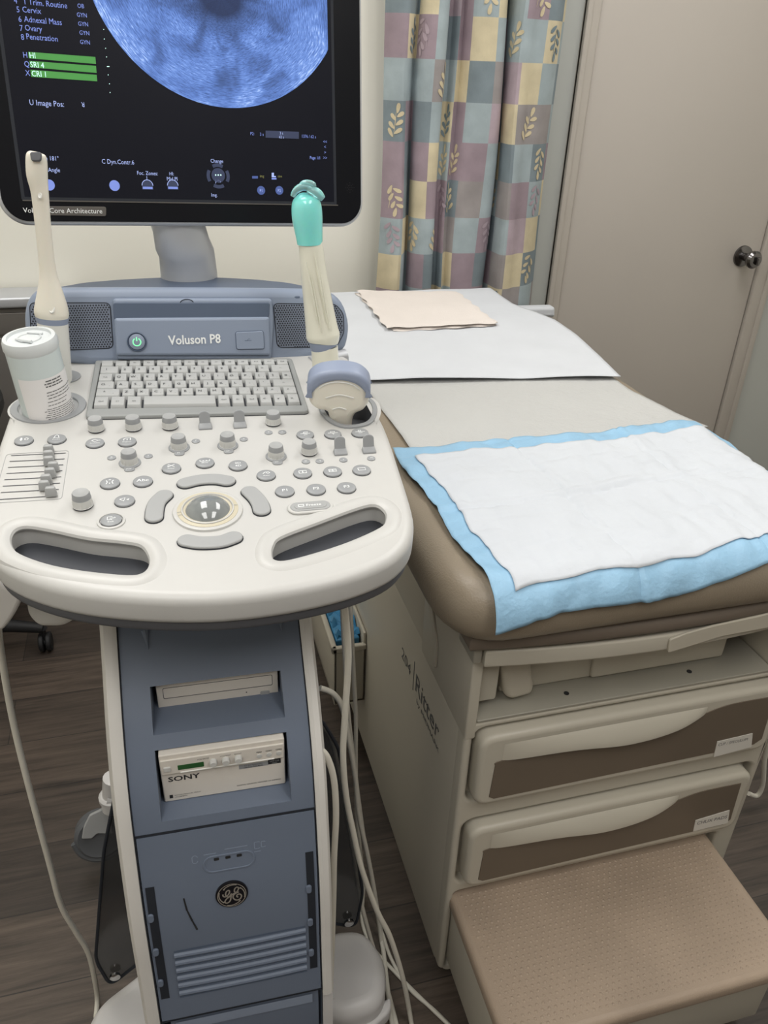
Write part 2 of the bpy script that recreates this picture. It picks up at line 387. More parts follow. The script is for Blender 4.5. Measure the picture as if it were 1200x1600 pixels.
# ================================================================== CURTAIN
random.seed(4)
def curtain():
    # plan path: deep folds at left, broad panels at right (photo column -> x on the curtain plane, depth offset)
    K = [(600, .02), (612, .0), (628, -.012), (640, .01), (648, .035), (652, .0), (668, -.018), (684, -.01), (692, .03), (698, .03), (703, -.005), (712, .02), (722, -.012), (740, -.022), (765, -.016), (778, .012), (783, .045), (786, -.03), (800, -.038), (815, -.026), (832, -.02), (848, -.006), (864, .02)]
    base = [V((DY(a, 200, 2.14).x, 2.13 + q * 1.1)) for a, q in K]
    P = smooth([(p.x, p.y) for p in base], 6, False)
    S = [0]
    for i in range(1, len(P)): S.append(S[-1] + (P[i] - P[i - 1]).length)
    Ls = S[-1]
    def at(s):
        s *= Ls; i = 0
        while i < len(S) - 2 and S[i + 1] < s: i += 1
        t = (s - S[i]) / (S[i + 1] - S[i] + 1e-9); return P[i].lerp(P[i + 1], t)
    z0, z1 = .30, 2.38; cellw, cellh = .066, .092; zr = .868
    def f(s, t):
        p = at(s); z = z0 + (z1 - z0) * t; sp = 1 + .05 * (1.3 - z); cx = .80
        wv = .006 * math.sin(z * 5 + s * 17)
        return V((cx + (p.x - cx) * sp + .004 * math.sin(z * 7 + s * 9), 2.13 + (p.y - 2.13) * (1 + .25 * math.sin(z * 2 + s * 6)) + wv, z))
    nu = int(Ls / cellw * 8); nv = int((z1 - z0) / cellh * 3)
    nu = max(nu, 120)
    pal = [0, 1, 2, 3, 4, 5]; tab = {}
    def cell(s, z):
        i = int(s * Ls / cellw); j = int((z - zr + 30 * cellh) / cellh)
        if (i, j) not in tab:
            c = None; rnd = random.Random(i * 37 + j * 101)
            if (i * 2 + j * 3) % 5 == 0: c = 2 if rnd.random() > .15 else 0
            elif (i + j) % 3 == 0: c = rnd.choice([5, 3, 1, 0])
            elif (i + j) % 3 == 1: c = rnd.choice([0, 1, 0])
            else: c = rnd.choice([3, 4, 3, 1, 5])
            tab[(i, j)] = c
        return tab[(i, j)]
    b = MB()
    # rows snapped to the patch height
    zs = [z0]; z = zr - 30 * cellh
    while z < z1:
        for q in range(3):
            zz = z + cellh * q / 3
            if z0 < zz < z1: zs.append(zz)
        z += cellh
    zs.append(z1); ss = sorted(set([k_ * cellw / 8 / Ls for k_ in range(int(Ls / cellw * 8) + 1)] + [1.0]))
    vs = [f(s, (z - z0) / (z1 - z0)) for z in zs for s in ss]; n = len(ss)
    fs = []; ms = []
    for j in range(len(zs) - 1):
        for i in range(n - 1):
            fs.append((j * n + i, j * n + i + 1, (j + 1) * n + i + 1, (j + 1) * n + i)); ms.append(cell((ss[i] + ss[i + 1]) / 2, (zs[j] + zs[j + 1]) / 2))
    _, o = b.add(vs, fs)
    for q, mm in zip(o, ms): q.material_index = mm
    # leaf sprigs printed on some patches
    def leaf(sc_, zc, ang, ln, wd, mi):
        L_ = []
        for k_ in range(10):
            t = k_ / 10 * 2 * math.pi; a = ln * .5 * (1 - math.cos(t)) * 1.0; w_ = wd * math.sin(t) * (1 - .35 * math.cos(t))
            L_.append((a, w_))
        pts = []
        for a, w_ in L_:
            ds = a * math.cos(ang) - w_ * math.sin(ang); dz = a * math.sin(ang) + w_ * math.cos(ang)
            s_ = (sc_ + ds) / Ls; s_ = min(max(s_, 0), .999); p = f(s_, (zc + dz - z0) / (z1 - z0)); q = f(min(s_ + .004, 1), (zc + dz - z0) / (z1 - z0)); nn = V((q.y - p.y, -(q.x - p.x), 0)).normalized()
            if nn.y > 0: nn = -nn
            pts.append(p + nn * .0012)
        b.add(pts, [tuple(range(len(pts)))], mi, False)
    for i in range(int(Ls / cellw)):
        for j in range(-5, 17):
            rnd = random.Random(i * 7 + j * 13 + 5)
            if rnd.random() < .24:
                sc_ = (i + .5) * cellw; zc = zr + j * cellh + .014
                if zc < z0 + .05 or zc > z1 - .12: continue
                c = cell(sc_ / Ls, zc + .03); mi = 7 if c == 2 else (6 if rnd.random() < .65 else 4)
                up = rnd.choice([1, -1]); zc0 = zc if up == 1 else zc + .064; tl = rnd.uniform(-.35, .35)
                for q in range(3):
                    for sg in (-1, 1): leaf(sc_ - tl * .02 * q + sg * .0015, zc0 + up * (.019 * q + .004 * sg), up * (math.pi / 2 - sg * (.85 + rnd.uniform(-.15, .15)) + tl), .025 - .002 * q, .0048, mi)
                leaf(sc_ - tl * .05, zc0 + up * .05, up * math.pi / 2 + tl, .024, .0052, mi); leaf(sc_, zc0 - up * .006, up * math.pi / 2 + tl * .6, .062, .0009, mi)
    o = b.build('patchwork_curtain', ['c_blue', 'c_dark', 'c_yel', 'c_mau', 'c_pink', 'c_tau', 'c_leafy', 'c_leafd'], recalc=False, origin=(.8, 2.13, .3))
    tag(o, 'gathered patchwork curtain with leaf sprigs in grey blue, yellow and mauve', 'curtain')
curtain()
# ================================================================== LOW CABINET AND STOOL at the left rear
zc_ = DY(0, 466, 2.10).z
t = thing('metal_cabinet', 'grey metal cabinet with a bright steel top edge against the back wall at left', 'cabinet', (-.6, 2.16, 0))
b = MB(); b.box((-1.1, 2.12, .02), (-.22, 2.205, zc_ - .03), .004); b.build('body', 'cart', t)
b = MB(); b.box((-1.12, 2.10, zc_ - .026), (-.20, 2.207, zc_), .006); b.build('top', 'silver', t)
zd = DY(0, 524, 2.11).z
for x0_, x1_ in ((-1.09, -.67), (-.65, -.24)):
    b = MB(); b.box((x0_, 2.112, zd), (x1_, 2.12, zc_ - .04), .002); b.build('drawer', 'cart', t)
    b = MB(); b.box((x0_, 2.112, .06), (x1_, 2.12, zd - .008), .002); b.build('door', 'cart', t)
ps = DY(6, 632, 1.87); sx0, sy0 = ps.x - .205, 1.87
t = thing('rolling_stool', 'black rolling stool at the far left whose caster shows under the console', 'stool', (sx0, sy0, 0))
b = MB(); b.lathe(WF, sx0, sy0, [(.15, ps.z - .04), (.192, ps.z - .03), (.203, ps.z - .008), (.203, ps.z + .012), (.19, ps.z + .03), (.12, ps.z + .038)], 40); b.build('seat', 'black', t)
b = MB(); b.lathe(WF, sx0, sy0, [(.028, .08), (.028, .35), (.018, .36), (.018, ps.z - .03)], 20); b.build('column', 'steel', t)
for k_ in range(5):
    a = R(-3 + 72 * k_); cxx, cyy = sx0 + .185 * math.cos(a), sy0 + .185 * math.sin(a)
    b = MB(); b.tube([(sx0, sy0, .10), (sx0 + .1 * math.cos(a), sy0 + .1 * math.sin(a), .092), (cxx, cyy, .072)], [.022, .018, .013], 12); b.build('base_arm', 'black', t)
    b = MB(); b.lathe(Frame((cxx - .016, cyy, .026), (0, 1, 0), (0, 0, 1)), 0, 0, [(.022, 0), (.026, .003), (.026, .011), (.022, .013), (.01, .013), (.01, .018), (.022, .018), (.026, .021), (.026, .029), (.022, .032)], 24); b.lathe(WF, cxx, cyy, [(.006, .03), (.006, .065), (.012, .07)], 12); b.build('caster', 'black', t)
# ================================================================== EXAM TABLE
TZ = .875; YFc = .70; XCl, XCr = .292, .905
T = thing('exam_table', 'beige medical exam table with taupe upholstery, two drawers and pull-out step', 'exam table', (.63, 1.3, 0))
CX0, CX1, CY0 = .353, .902, .757
b = MB()
# lower box with rounded front corners, drawer bays left open
FR = Frame((0, CY0, 0), (1, 0, 0), (0, 0, 1))           # front frame: u=x v=z h toward viewer
b.box((CX0, CY0 + .02, .03), (CX1, 1.95, .612), .006)
bays = [rrect(.366, .452, .892, .602, .02), rrect(.366, .262, .889, .412, .02)]
outer = rrect(CX0, .03, CX1, .6155, .012)
b.prism(FR, [outer] + bays + [rrect(.366, .032, .862, .242, .01)], -.03, 0, .006)
b.box((CX0, .95, .60), (CX1, 1.95, .768), .006)
b.box((CX0 - .0004, CY0 - .0005, .585), (CX0 + .016, .96, .762), .003)
b.box((CX0 + .02, .80, .615), (CX0 + .045, .95, .70), .003)
b.box((CX1 - .02, .80, .60), (CX1, .96, .762), .006)
b.prism(FR, [roundpoly([(.858, .60), (.905, .60), (.905, .735), (.88, .752), (.862, .735)], .018)], -.12, .012, .008)
b.box((CX0 + .03, CY0 + .05, .0), (CX0 + .06, CY0 + .08, .035)); b.box((CX1 - .06, CY0 + .05, .0), (CX1 - .03, CY0 + .08, .035)); b.box((CX0 + .03, 1.85, .0), (CX1 - .03, 1.9, .035))
b.prism(Frame((CX0, 0, 0), (0, -1, 0), (0, 0, 1)), [roundpoly([(-.885, .61), (-.885, .655), (-.93, .72), (-1.5, .72), (-1.5, .71), (-.94, .705), (-.90, .65), (-.90, .61)], .004)], 0, .004, .001)
cab = b.build('base_cabinet', 'beige', T)
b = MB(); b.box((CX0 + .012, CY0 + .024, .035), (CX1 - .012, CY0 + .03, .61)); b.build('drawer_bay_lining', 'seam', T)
# side lettering
SF = Frame((CX0, 0, 0), (0, -1, 0), (0, 0, 1)); b = MB()
q0 = DX(653, 1086, CX0); q1 = DX(684, 1147, CX0); rot = math.atan2(q1.z - q0.z, -(q1.y - q0.y))
b.text(SF, 'Ritter', -.978, q0.z, .052, .0006, 0, sx=1.02, bold=.004)
b.text(SF, 'by MIDMARK', -.965, q0.z - .02, .014, .0006, 0, sx=1.5); b.text(SF, '204', -1.06, q0.z + .004, .033, .0006, 0, sx=1.15)
b.box((-.988, q0.z - .012, 0), (-.986, q0.z + .05, .0006), F=SF); b.build('side_lettering', 'inkgrey', T)
# shelf recess
b = MB(); b.box((CX0 + .016, CY0 - .001, .615), (CX1 - .045, .95, .6195), .001); sh = b.build('shelf', 'steel2', T)
for px_ in ((742, 1107), (885, 1083), (1077, 1049)):
    b = MB(); p = DZ(*px_, .62); b.lathe(WF, p.x, p.y, [(.004, .6190), (.004, .6203), (.001, .6203)], 12); b.build('screw', 'ink', sh)
b = MB(); p = DZ(760, 1090, .62); b.poly(Frame((0, 0, 0), (1, 0, 0), (0, 1, 0)), [(.371, .92), (.47, .935), (.44, .905), (.372, .90)], .6199); b.build('rust_stain', 'rust', sh)
b = MB(); b.box((.42, .803, .62), (.80, .82, .735), .004); b.box((.565, .796, .622), (.795, .806, .70), .006); b.build('recess_panel', 'beige', T)
b = MB(); b.box((CX0 + .016, .775, .635), (CX0 + .05, .86, .70), .004); b.build('bracket', 'beige', T)
b = MB(); FH = Frame((0, .775, 0), (1, 0, 0), (0, 0, 1)); b.prism(FH, [roundpoly(FH.pts([(780, 1020), (828, 1015), (836, 1075), (832, 1086), (800, 1095), (790, 1090)]), .012)], -.05, .0, .008); b.build('stirrup_hook', 'beige2', T)
# curved leg bar
def arcbar(y0, bow, x0, x1, za, zb, dep, bev=.004):
    bb = MB(); P = []; n = 24
    for i in range(n + 1): x = x0 + (x1 - x0) * i / n; P.append((x, y0 - bow * (1 - ((x - (x0 + x1) / 2) / ((x1 - x0) / 2)) ** 2)))
    P += [(x1, y0 + dep), (x0, y0 + dep)]
    bb.prism(WF, [P], za, zb, bev); return bb
arcbar(.742, .022, .362, .905, .728, .756, .05).build('leg_rest_bar', 'beige', T)
b = MB(); b.box((.347, .745, .735), (.359, .80, .768), .002); b.build('side_clip', 'steel2', T)
b = MB(); FH = Frame((0, .716, 0), (1, 0, 0), (0, 0, 1)); b.prism(FH, [roundpoly(FH.pts([(1044, 1021), (1047, 1000), (1072, 990), (1116, 978), (1190, 962), (1240, 950), (1240, 974), (1128, 995)]), .004)], -.004, .0, .0015); b.build('bar_cover', 'beige2', T)
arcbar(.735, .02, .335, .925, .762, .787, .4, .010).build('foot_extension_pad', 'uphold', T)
# drawers
def drawer(x0, x1, z0, z1, lab):
    b = MB(); y = .016
    b.prism(FR, [rrect(x0, z0, x1, z1, .022)], -.02, y, .009, res=4)
    # scooped pull: brow bulging over the brown inset
    o = b.build('drawer', 'beige', T)
    w = x1 - x0; h = z1 - z0
    c = [(0.045, .66), (.30, .73)]
    top = [(.05, .60), (.07, .66), (.28, .70), (.45, .66), (.60, .70), (.70, .78), (.80, .86), (.955, .86)]
    base = [(.965, .20), (.94, .13), (.06, .10), (.045, .14)]
    S = smooth([(x0 + a * w, z0 + q * h) for a, q in top], 5, False)
    b = MB(); P = [(p[0], p[1]) for p in S] + [(x0 + a * w, z0 + q * h) for a, q in base]
    b.prism(FR, [P[::-1]], y - .004, y + .0012, .0004); b.build('inset_panel', 'brownin', o)
    b = MB(); S2 = S[5:-9]; 
    def f(s, t):
        i = s * (len(S2) - 1); k_ = min(int(i), len(S2) - 2); p = S2[k_].lerp(S2[k_ + 1], i - k_)
        a = math.sin(math.pi * s) ** .7; zt = z1 - .016
        z = p.y + (zt - p.y) * t; hh = y + .0005 + .013 * a * math.sin(math.pi * min(1, .5 + .5 * t) ) * (1 if t > 0 else 1)
        hh = y + .0003 + a * .016 * math.cos(t * math.pi / 2) ** .8
        return FR.w(p.x, z, hh)
    b.grid(f, 40, 10)
    bot = [f(i / 40, 0) for i in range(41)]; bb2 = [V((q.x, CY0 - y + .002, q.z + .004)) for q in bot]
    b.add(bot + bb2, [(i, i + 1, 41 + i + 1, 41 + i) for i in range(40)]); b.build('pull_brow', 'beige', o)
    b = MB(); L_ = FR.pts(lab, y + .002); b.prism(FR, [L_], y + .001, y + .0022, 0)
    st = b.build('paper_label', ['sticker'], o); 
    return o, L_
o, L_ = drawer(.372, .884, .458, .597, [(1121, 1159), (1176, 1146), (1174, 1167), (1115, 1183)])
b = MB(); b.text(FR, 'CUP / SPECULUM', L_[0][0] + .003, L_[0][1] - .010, .0085, .0185, 0, sx=.85); b.build('handwriting', 'inkgrey', o)
o, L_ = drawer(.374, .880, .268, .405, [(1087, 1282), (1140, 1266), (1137, 1286), (1083, 1299)])
b = MB(); b.text(FR, 'CHUX PADS', L_[0][0] + .004, L_[0][1] - .012, .0115, .0185, 0, sx=.95); b.build('handwriting', 'inkgrey', o)
# step
b = MB(); b.box((.368, .545, .05), (.842, .90, .208), .006); st = b.build('step', 'beige', T)
b = MB(); b.prism(WF, [rrect(.360, .518, .851, .90, .022)], .200, .232, .011, res=4)
# raised dimples
def dome(b, x, y, z, r_, h):
    n = 8; vs = [(x + r_ * math.cos(2 * math.pi * k / n), y + r_ * math.sin(2 * math.pi * k / n), z) for k in range(n)] + [(x + r_ * .55 * math.cos(2 * math.pi * k / n), y + r_ * .55 * math.sin(2 * math.pi * k / n), z + h * .8) for k in range(n)] + [(x, y, z + h)]
    b.add([V(v) for v in vs], [(k, (k + 1) % n, n + (k + 1) % n, n + k) for k in range(n)] + [(n + k, n + (k + 1) % n, 2 * n) for k in range(n)])
dx = .0104; j = 0; y = .538
while y < .76:
    x = .379 + (dx / 2 if j % 2 else 0)
    while x < .836: dome(b, x, y, .2318, .0027, .0015); x += dx
    y += dx * .866; j += 1
b.build('step_mat', 'steptop', T)
# cushions
def rounded_slab(F, lp, z0, z1, bev): b_ = MB(); b_.prism(F, [lp], z0, z1, bev, res=6); return b_
rounded_slab(WF, roundpoly([(XCl, YFc), (XCr, YFc), (XCr, 1.43), (XCl, 1.43)], .10, 8), .783, TZ, .042).build('seat_cushion', 'uphol', T)
tilt = R(.6); BF = Frame((0, 1.44, .79), (1, 0, 0), (0, math.cos(tilt), math.sin(tilt)))
rounded_slab(BF, roundpoly([(XCl, 0), (XCr, 0), (XCr, .60), (XCl, .60)], .06, 8), 0, .085, .04).build('back_cushion', 'uphol', T)
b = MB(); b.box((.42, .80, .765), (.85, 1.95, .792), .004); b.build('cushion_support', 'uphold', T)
# side bin hooked on the left flank
BX0, BX1, BY0, BY1, BZ0, BZ1 = .283, .352, 1.30, 1.85, .17, .33
b = MB(); w_ = .006
b.box((BX0, BY0, BZ0), (BX1, BY1, BZ0 + w_)); b.box((BX0, BY0, BZ0), (BX0 + w_, BY1, BZ1), .002); b.box((BX1 - w_, BY0, BZ0), (BX1, BY1, BZ1 + .03), .002)
b.box((BX0, BY0, BZ0), (BX1, BY0 + w_, BZ1), .002); b.box((BX0, BY1 - w_, BZ0), (BX1, BY1, BZ1), .002); b.box((BX0 - .006, BY0 - .006, BZ1 - .012), (BX0 + .006, BY1, BZ1 + .002), .003); b.box((BX0 - .006, BY0 - .006, BZ1 - .012), (BX1, BY0 + .006, BZ1 + .002), .003)
b.build('side_bin', 'beige', T)
def cz(x, y):
    """height of the table top cushion surface"""
    if y > 1.43: return .79 + .085 + (y - 1.44) * math.tan(tilt) + .0006
    return TZ
random.seed(2)
for k_, (lab) in enumerate(('folded blue underpad standing foremost in the side bin', 'folded blue underpad behind the foremost one in the side bin', 'folded blue underpad at the back of the side bin')):
    y0 = 1.32 + k_ * .17; b = MB()
    b.grid(lambda s, t: V((.292 + .052 * s, y0 + .14 * t + .01 * math.sin(9 * s), .335 + k_ * .008 + .008 * math.sin(20 * t + k_) + .006 * math.sin(14 * s))), 8, 16)
    b.box((.291, y0, .178), (.343, y0 + .14, .334), .004); tag(b.build('folded_underpad', 'bluebag', origin=(.317, y0 + .07, .178)), lab, 'underpad', 'folded blue underpads in the side bin')
# exam paper
def wr(x, y, s, a): return a * noise.noise(V((x * s, y * s, 3.1)))
XP0, XP1 = DZ(600, 650, TZ).x, .862
def fpaper(s, t):
    y = 1.09 + t * (2.03 - 1.09); x0 = XP0 + .004 * math.sin(y * 7); x1 = XP1 + .003 + .006 * math.sin(y * 9) + max(0, 1.27 - y) * .22
    x = x0 + (x1 - x0) * s
    z = cz(x, y) + .0035 + wr(x, y, 9, .0025) + wr(x, y, 40, .0008)
    return V((x, y, z))
b = MB(); b.grid(fpaper, 60, 110); tag(solid(b.build('exam_paper', 'paper', origin=(.66, 1.5, TZ)), .0006), 'long strip of white crepe exam paper covering the taupe table cushion', 'exam paper')
# upper drape sheet
DE = [DZ(590, 592, .885), DZ(970, 589, .885), DZ(935, 556, .885), DZ(900, 525, .885), DZ(866, 503, .885), DZ(800, 478, .885)]
def xright(y):
    P = DE[1:]
    if y <= P[0].y: return P[0].x
    for i in range(len(P) - 1):
        if y <= P[i + 1].y: t = (y - P[i].y) / (P[i + 1].y - P[i].y); return P[i].x + (P[i + 1].x - P[i].x) * t
    return P[-1].x
def fdrape(s, t):
    x0 = .33; yf0 = DE[0].y + (DE[1].y - DE[0].y) * s; y = yf0 + t * (2.045 - yf0)
    x1 = xright(DE[1].y + t * (2.045 - DE[1].y)); x = x0 + (x1 - x0) * s
    z = cz(x, y) + .0105 + .004 * abs(noise.noise(V((x * 3, y * 3, 1)))) + wr(x, y, 12, .0022)
    if t > .95: z -= (t - .95) * .3
    return V((x, y, z))
b = MB(); b.grid(fdrape, 60, 70); tag(solid(b.build('drape_sheet', 'sheet', origin=(.64, 1.7, TZ)), .0008), 'bright white sheet spread over the head end of the exam table', 'sheet')
# folded cloth, two layers
ZT = .9045
def cloth_layer(L_, z, th, name='folded_cloth'):
    pass
TLp = [(558, 452), (715, 454), (778, 501), (604, 509)]
W0 = [DZ(*p, ZT) for p in TLp]
tw = MB()
for lay in range(3):
    zz = ZT - .004 - lay * .0065; Q = [q.copy() for q in W0]
    for q in Q: q.z = 0
    c_ = sum(Q, V()) / 4; Q = [c_ + (q - c_) * (1 - .012 * ((lay * 7) % 3)) for q in Q]
    if lay == 1: Q[3] += V((.012, -.006, 0)); Q[0] += V((-.006, 0, 0))
    if lay == 2: Q[3] += V((.004, -.010, 0)); Q[2] += V((.0, -.008, 0))
    def fl(s, t, side=1):
        p = Q[3].lerp(Q[2], s).lerp(Q[0].lerp(Q[1], s), t)
        e = min(s, 1 - s, t, 1 - t); ed = min(1, e / .03) ** .5
        return V((p.x + .003 * math.sin(t * 30 + lay), p.y + .003 * math.sin(s * 25 + lay * 2), zz + (p.y - c_.y) * .011 + .002 * noise.noise(V((s * 5, t * 5, lay))) + side * .003 * ed))
    tw.grid(lambda s, t: fl(s, t, 1), 34, 26); tw.grid(lambda s, t: fl(s, t, -1), 34, 26)
tag(tw.build('folded_cloth', 'towel', origin=(c_.x, c_.y, ZT - .02)), 'folded cream cloth lying on the white sheet at the head of the table', 'cloth')
# pillow-like pad sticking out behind the head end
b = MB(); p0 = DY(800, 500, 2.06); p1 = DY(865, 500, 2.06); zp = DY(840, 480, 2.06).z
b.prism(Frame((0, 2.052, 0), (1, 0, 0), (0, 0, 1)), [roundpoly([(.70, .79), (p1.x, .79), (p1.x - .004, zp), (.70, zp + .006)], .008)], -.035, .0, .008, res=3)
tag(b.build('paper_roll_packet', 'sheet', origin=(.9, 2.12, .79)), 'white square-ended packet sticking out behind the head of the table', 'packet')
# UNDERPAD
RB = .042
BLx = DY(768, 983, .70); TLx = DZ(612, 705, TZ + .006); TRx = DZ(1115, 657, TZ + .006)
hangL = TZ - BLx.z
def padpt(s, t, lift=0):
    # flattened coordinates -> drape over the front roll of the cushion
    yf0 = YFc - (hangL - RB * (1 - math.pi / 2) - 0) * 1.0 ; 
    flatL = YFc + RB - (math.pi / 2 * RB + max(0, hangL - RB)); flatR = YFc + .006
    x0, x1 = BLx.x, 1.005; 
    yA = flatL + (flatR - flatL) * min(1, s * 1.35) ; yB = TLx.y + (TRx.y - TLx.y) * s + .004 * math.sin(s * 9)
    xL = x0 + (TLx.x - x0) * t; xR = .93 + (TRx.x - .93) * t
    x = xL + (xR - xL) * s; yy = yA + (yB - yA) * t + .006 * math.sin(s * 11) * (1 - t) ** 3
    x += .003 * math.sin(t * 13)
    q = YFc + RB - yy; off = .0075 + lift
    w = wr(x, yy, 11, .0065) + wr(x + 5, yy, 28, .0036) + wr(x, yy * .35, 50, .0030) + .0045 * abs(noise.noise(V((x * 7 + yy * 4, yy * 34 - x * 6, 2)))) + .003 * abs(noise.noise(V((x * 26 - yy * 9, yy * 12, 7))))
    for g in (.333, .667): w += -.0022 * math.exp(-((s - g) / .006) ** 2) + .0016 * math.exp(-((s - g - .014) / .01) ** 2)
    w += -.0022 * math.exp(-((t - .52 + .02 * math.sin(s * 7)) / .010) ** 2) + .0018 * math.exp(-((t - .545 + .02 * math.sin(s * 7)) / .016) ** 2)
    off += max(-.0035, w)
    if q <= 0: z = TZ + off; y = yy
    else:
        th = min(q / RB, math.pi / 2); ex = max(0, q - RB * math.pi / 2)
        y = YFc + RB - (RB + off) * math.sin(th); z = TZ - RB + (RB + off) * math.cos(th) - ex
    dxr = x - (XCr - RB)
    if dxr > 0: z -= min(dxr * dxr * 9, .03)
    dxl = (XCl + RB) - x
    if dxl > 0: z -= dxl * dxl * 9
    return V((x, y, z))
UP = thing('disposable_underpad', 'disposable blue-edged underpad with quilted white centre on the table foot end', 'underpad', (.66, .95, TZ))
b = MB(); b.grid(lambda s, t: padpt(s, t), 120, 96); solid(b.build('blue_backing', 'padblue', UP), .0006)
b = MB(); ms_ = .072; b.grid(lambda s, t: padpt(.048 + (1 - .048 - ms_) * s + .003 * math.sin(t * 30), .088 + (.905 - .088) * t + .004 * math.sin(s * 34) + .012 * max(0, s - .6), .0022), 110, 80); solid(b.build('absorbent_centre', 'padwhite', UP), .001)
# cable loop seen right of the cabinet
b = MB(); b.tube(smooth([DY(1215, 1130, .95), DY(1196, 1180, .95), DY(1192, 1225, .95), DY(1183, 1243, .95), DY(1170, 1240, .95)], 6, False), .005, 10)
tag(b.build('white_cord', 'cable', origin=(1.0, .95, .3)), 'white cord looping beside the right flank of the exam table', 'cord')
# ================================================================== ULTRASOUND MACHINE
AZ = R(-2)
U = thing('ultrasound_machine', 'white and slate blue ultrasound machine with keyboard console, monitor and column', 'ultrasound machine', (0, .85, 0))
kx = V((math.cos(AZ), math.sin(AZ), 0)); ky = V((-math.sin(AZ), math.cos(AZ), 0))
# ---- column
PZ = [.15, .25, .34, .424, .536, .62, .704, .766, .817, .88, .93]; PY = [.600, .592, .593, .602, .613, .630, .654, .690, .734, .785, .82]
def yf(z):
    P = PZ; 
    if z <= P[0]: return PY[0]
    for i in range(len(P) - 1):
        if z <= P[i + 1]:
            def sl(k): return (PY[min(k + 1, len(P) - 1)] - PY[max(k - 1, 0)]) / (P[min(k + 1, len(P) - 1)] - P[max(k - 1, 0)])
            h = P[i + 1] - P[i]; t = (z - P[i]) / h
            return (2*t**3-3*t*t+1)*PY[i] + (t**3-2*t*t+t)*h*sl(i) + (-2*t**3+3*t*t)*PY[i+1] + (t**3-t*t)*h*sl(i+1)
    return PY[-1]
def col(a, z, h=0):
    dz = .004; s = (yf(z + dz) - yf(z - dz)) / (2 * dz); n = V((0, -1, s)).normalized()
    y = yf(z) + n.y * h; zz = z + n.z * h
    return kx * a + ky * y + V((0, 0, zz))
def colpx(px_, py_):
    d = ray(px_, py_); lo, hi = .3, 2.0
    for i in range(40):
        mm = (lo + hi) / 2; p = CAM + d * mm
        if p.dot(ky) < yf(p.z): lo = mm
        else: hi = mm
    return p.dot(kx), p.z
AL, ARr = -.109, .093
def strip(b, a0, a1, z0, z1, h=0, n=14, mi=0, m_=2):
    b.grid(lambda s, t: col(a0 + (a1 - a0) * s, z0 + (z1 - z0) * t, h), m_, n, mi)
D0, D1 = .752, .799       # drive bay
S0, S1 = .662, .744       # printer bay
BL_, BR_ = -.079, .067
b = MB()
for z0, z1 in ((.655, S0 + .006), (S1, .758), (D1, .925)): strip(b, AL, ARr, z0, z1, n=max(2, int((z1 - z0) / .006)))
for z0, z1 in ((S0 + .006, S1), (.758, D1)):
    for a0, a1 in ((AL, BL_), (BR_, ARr)): strip(b, a0, a1, z0, z1, n=10)
def bay(z0, z1, dpt):
    P = lambda a, z: kx * a + ky * dpt + V((0, 0, z))
    n = 10
    for a in (BL_, BR_):
        vs = [col(a, z0 + (z1 - z0) * i / n) for i in range(n + 1)] + [P(a, z0 + (z1 - z0) * i / n) for i in range(n + 1)]
        b.add(vs, [(i, i + 1, n + 2 + i, n + 1 + i) for i in range(n)], 0, False)
    for z in (z0, z1): b.add([col(BL_, z), col(BR_, z), P(BR_, z), P(BL_, z)], [(0, 1, 2, 3)], 0, False)
    b.add([P(BL_, z0), P(BR_, z0), P(BR_, z1), P(BL_, z1)], [(0, 1, 2, 3)], 1, False)
bay(S0 + .006, S1, .80); bay(.758, D1, .86)
# side/back body
b.box((AL + .004, .70, .13), (ARr - .004, .97, .70), 0, 0, Frame((0, 0, 0), kx, ky)) if False else None
def side(a):
    n = 40; zz = [.14 + (.925 - .14) * i / n for i in range(n + 1)]
    b.add([col(a, z) for z in zz] + [kx * a + ky * 1.0 + V((0, 0, z)) for z in zz], [(i, i + 1, n + 2 + i, n + 1 + i) for i in range(n)], 0, False)
side(AL); side(ARr)
# ribs near the top of the column
for px0, px1 in (((226, 985), (232, 1015)),((436, 958), (440, 985))):
    a0, z0 = colpx(*px0); a1, z1 = colpx(*px1); b.tube([col(a0, z0, .001), col(a1, z1, .0005)], [.004, .0005], 8)
b.build('column_cover', ['bluecol', 'seam'], U, recalc=False)
# lower hatch with badge
b = MB(); zt = .652
SL0, SL1 = (-.105, -.095), (.079, .0885)
zL0, zL1 = .405, .588
strip(b, AL + .001, ARr - .001, .365, zt, .0015, 40, 0, 8)
b.add([col(a, z, h) for a, z, h in ((AL + .001, zt, .0015), (ARr - .001, zt, .0015), (ARr - .001, zt, -.003), (AL + .001, zt, -.003))], [(0, 1, 2, 3)])
hatch = b.build('front_hatch', 'bluecol', U, recalc=False)
for (a0, a1), z0, z1 in ((SL0, zL0, zL1), (SL1, zL0 + .0, zL1 + .01)):
    b = MB(); strip(b, a0, a1, z0, z1, .0022, 20); b.build('vent_slot', 'seam', hatch, recalc=False)
for sx_ in (SL0, SL1):
    for z in (.545, .49, .435):
        b = MB(); b.prism(Frame(col(sx_[0] + .002, z, .002), kx, col(0, z + .01) - col(0, z - .01)), [rrect(-.0035, -.006, .0035, .006, .0034)], -.001, .0025, .0012); b.build('slot_clip', 'bluecol', hatch)
b = MB()
for i in range(7):
    z = .476 - i * .0135
    if i < 6: b.tube([col(-.083 + .158 * q / 12, z - .0, .0012 + .0012 * math.sin(math.pi * q / 12)) for q in range(13)], .0034, 8)
    
b.build('vent_louvre', 'bluecol', hatch)
b = MB()
for i in range(7):
    z = .4828 - i * .0135; strip(b, -.083, .075, z - .0014, z + .0014, .0019, 1)
b.build('louvre_gap', 'bluedark', hatch, recalc=False)
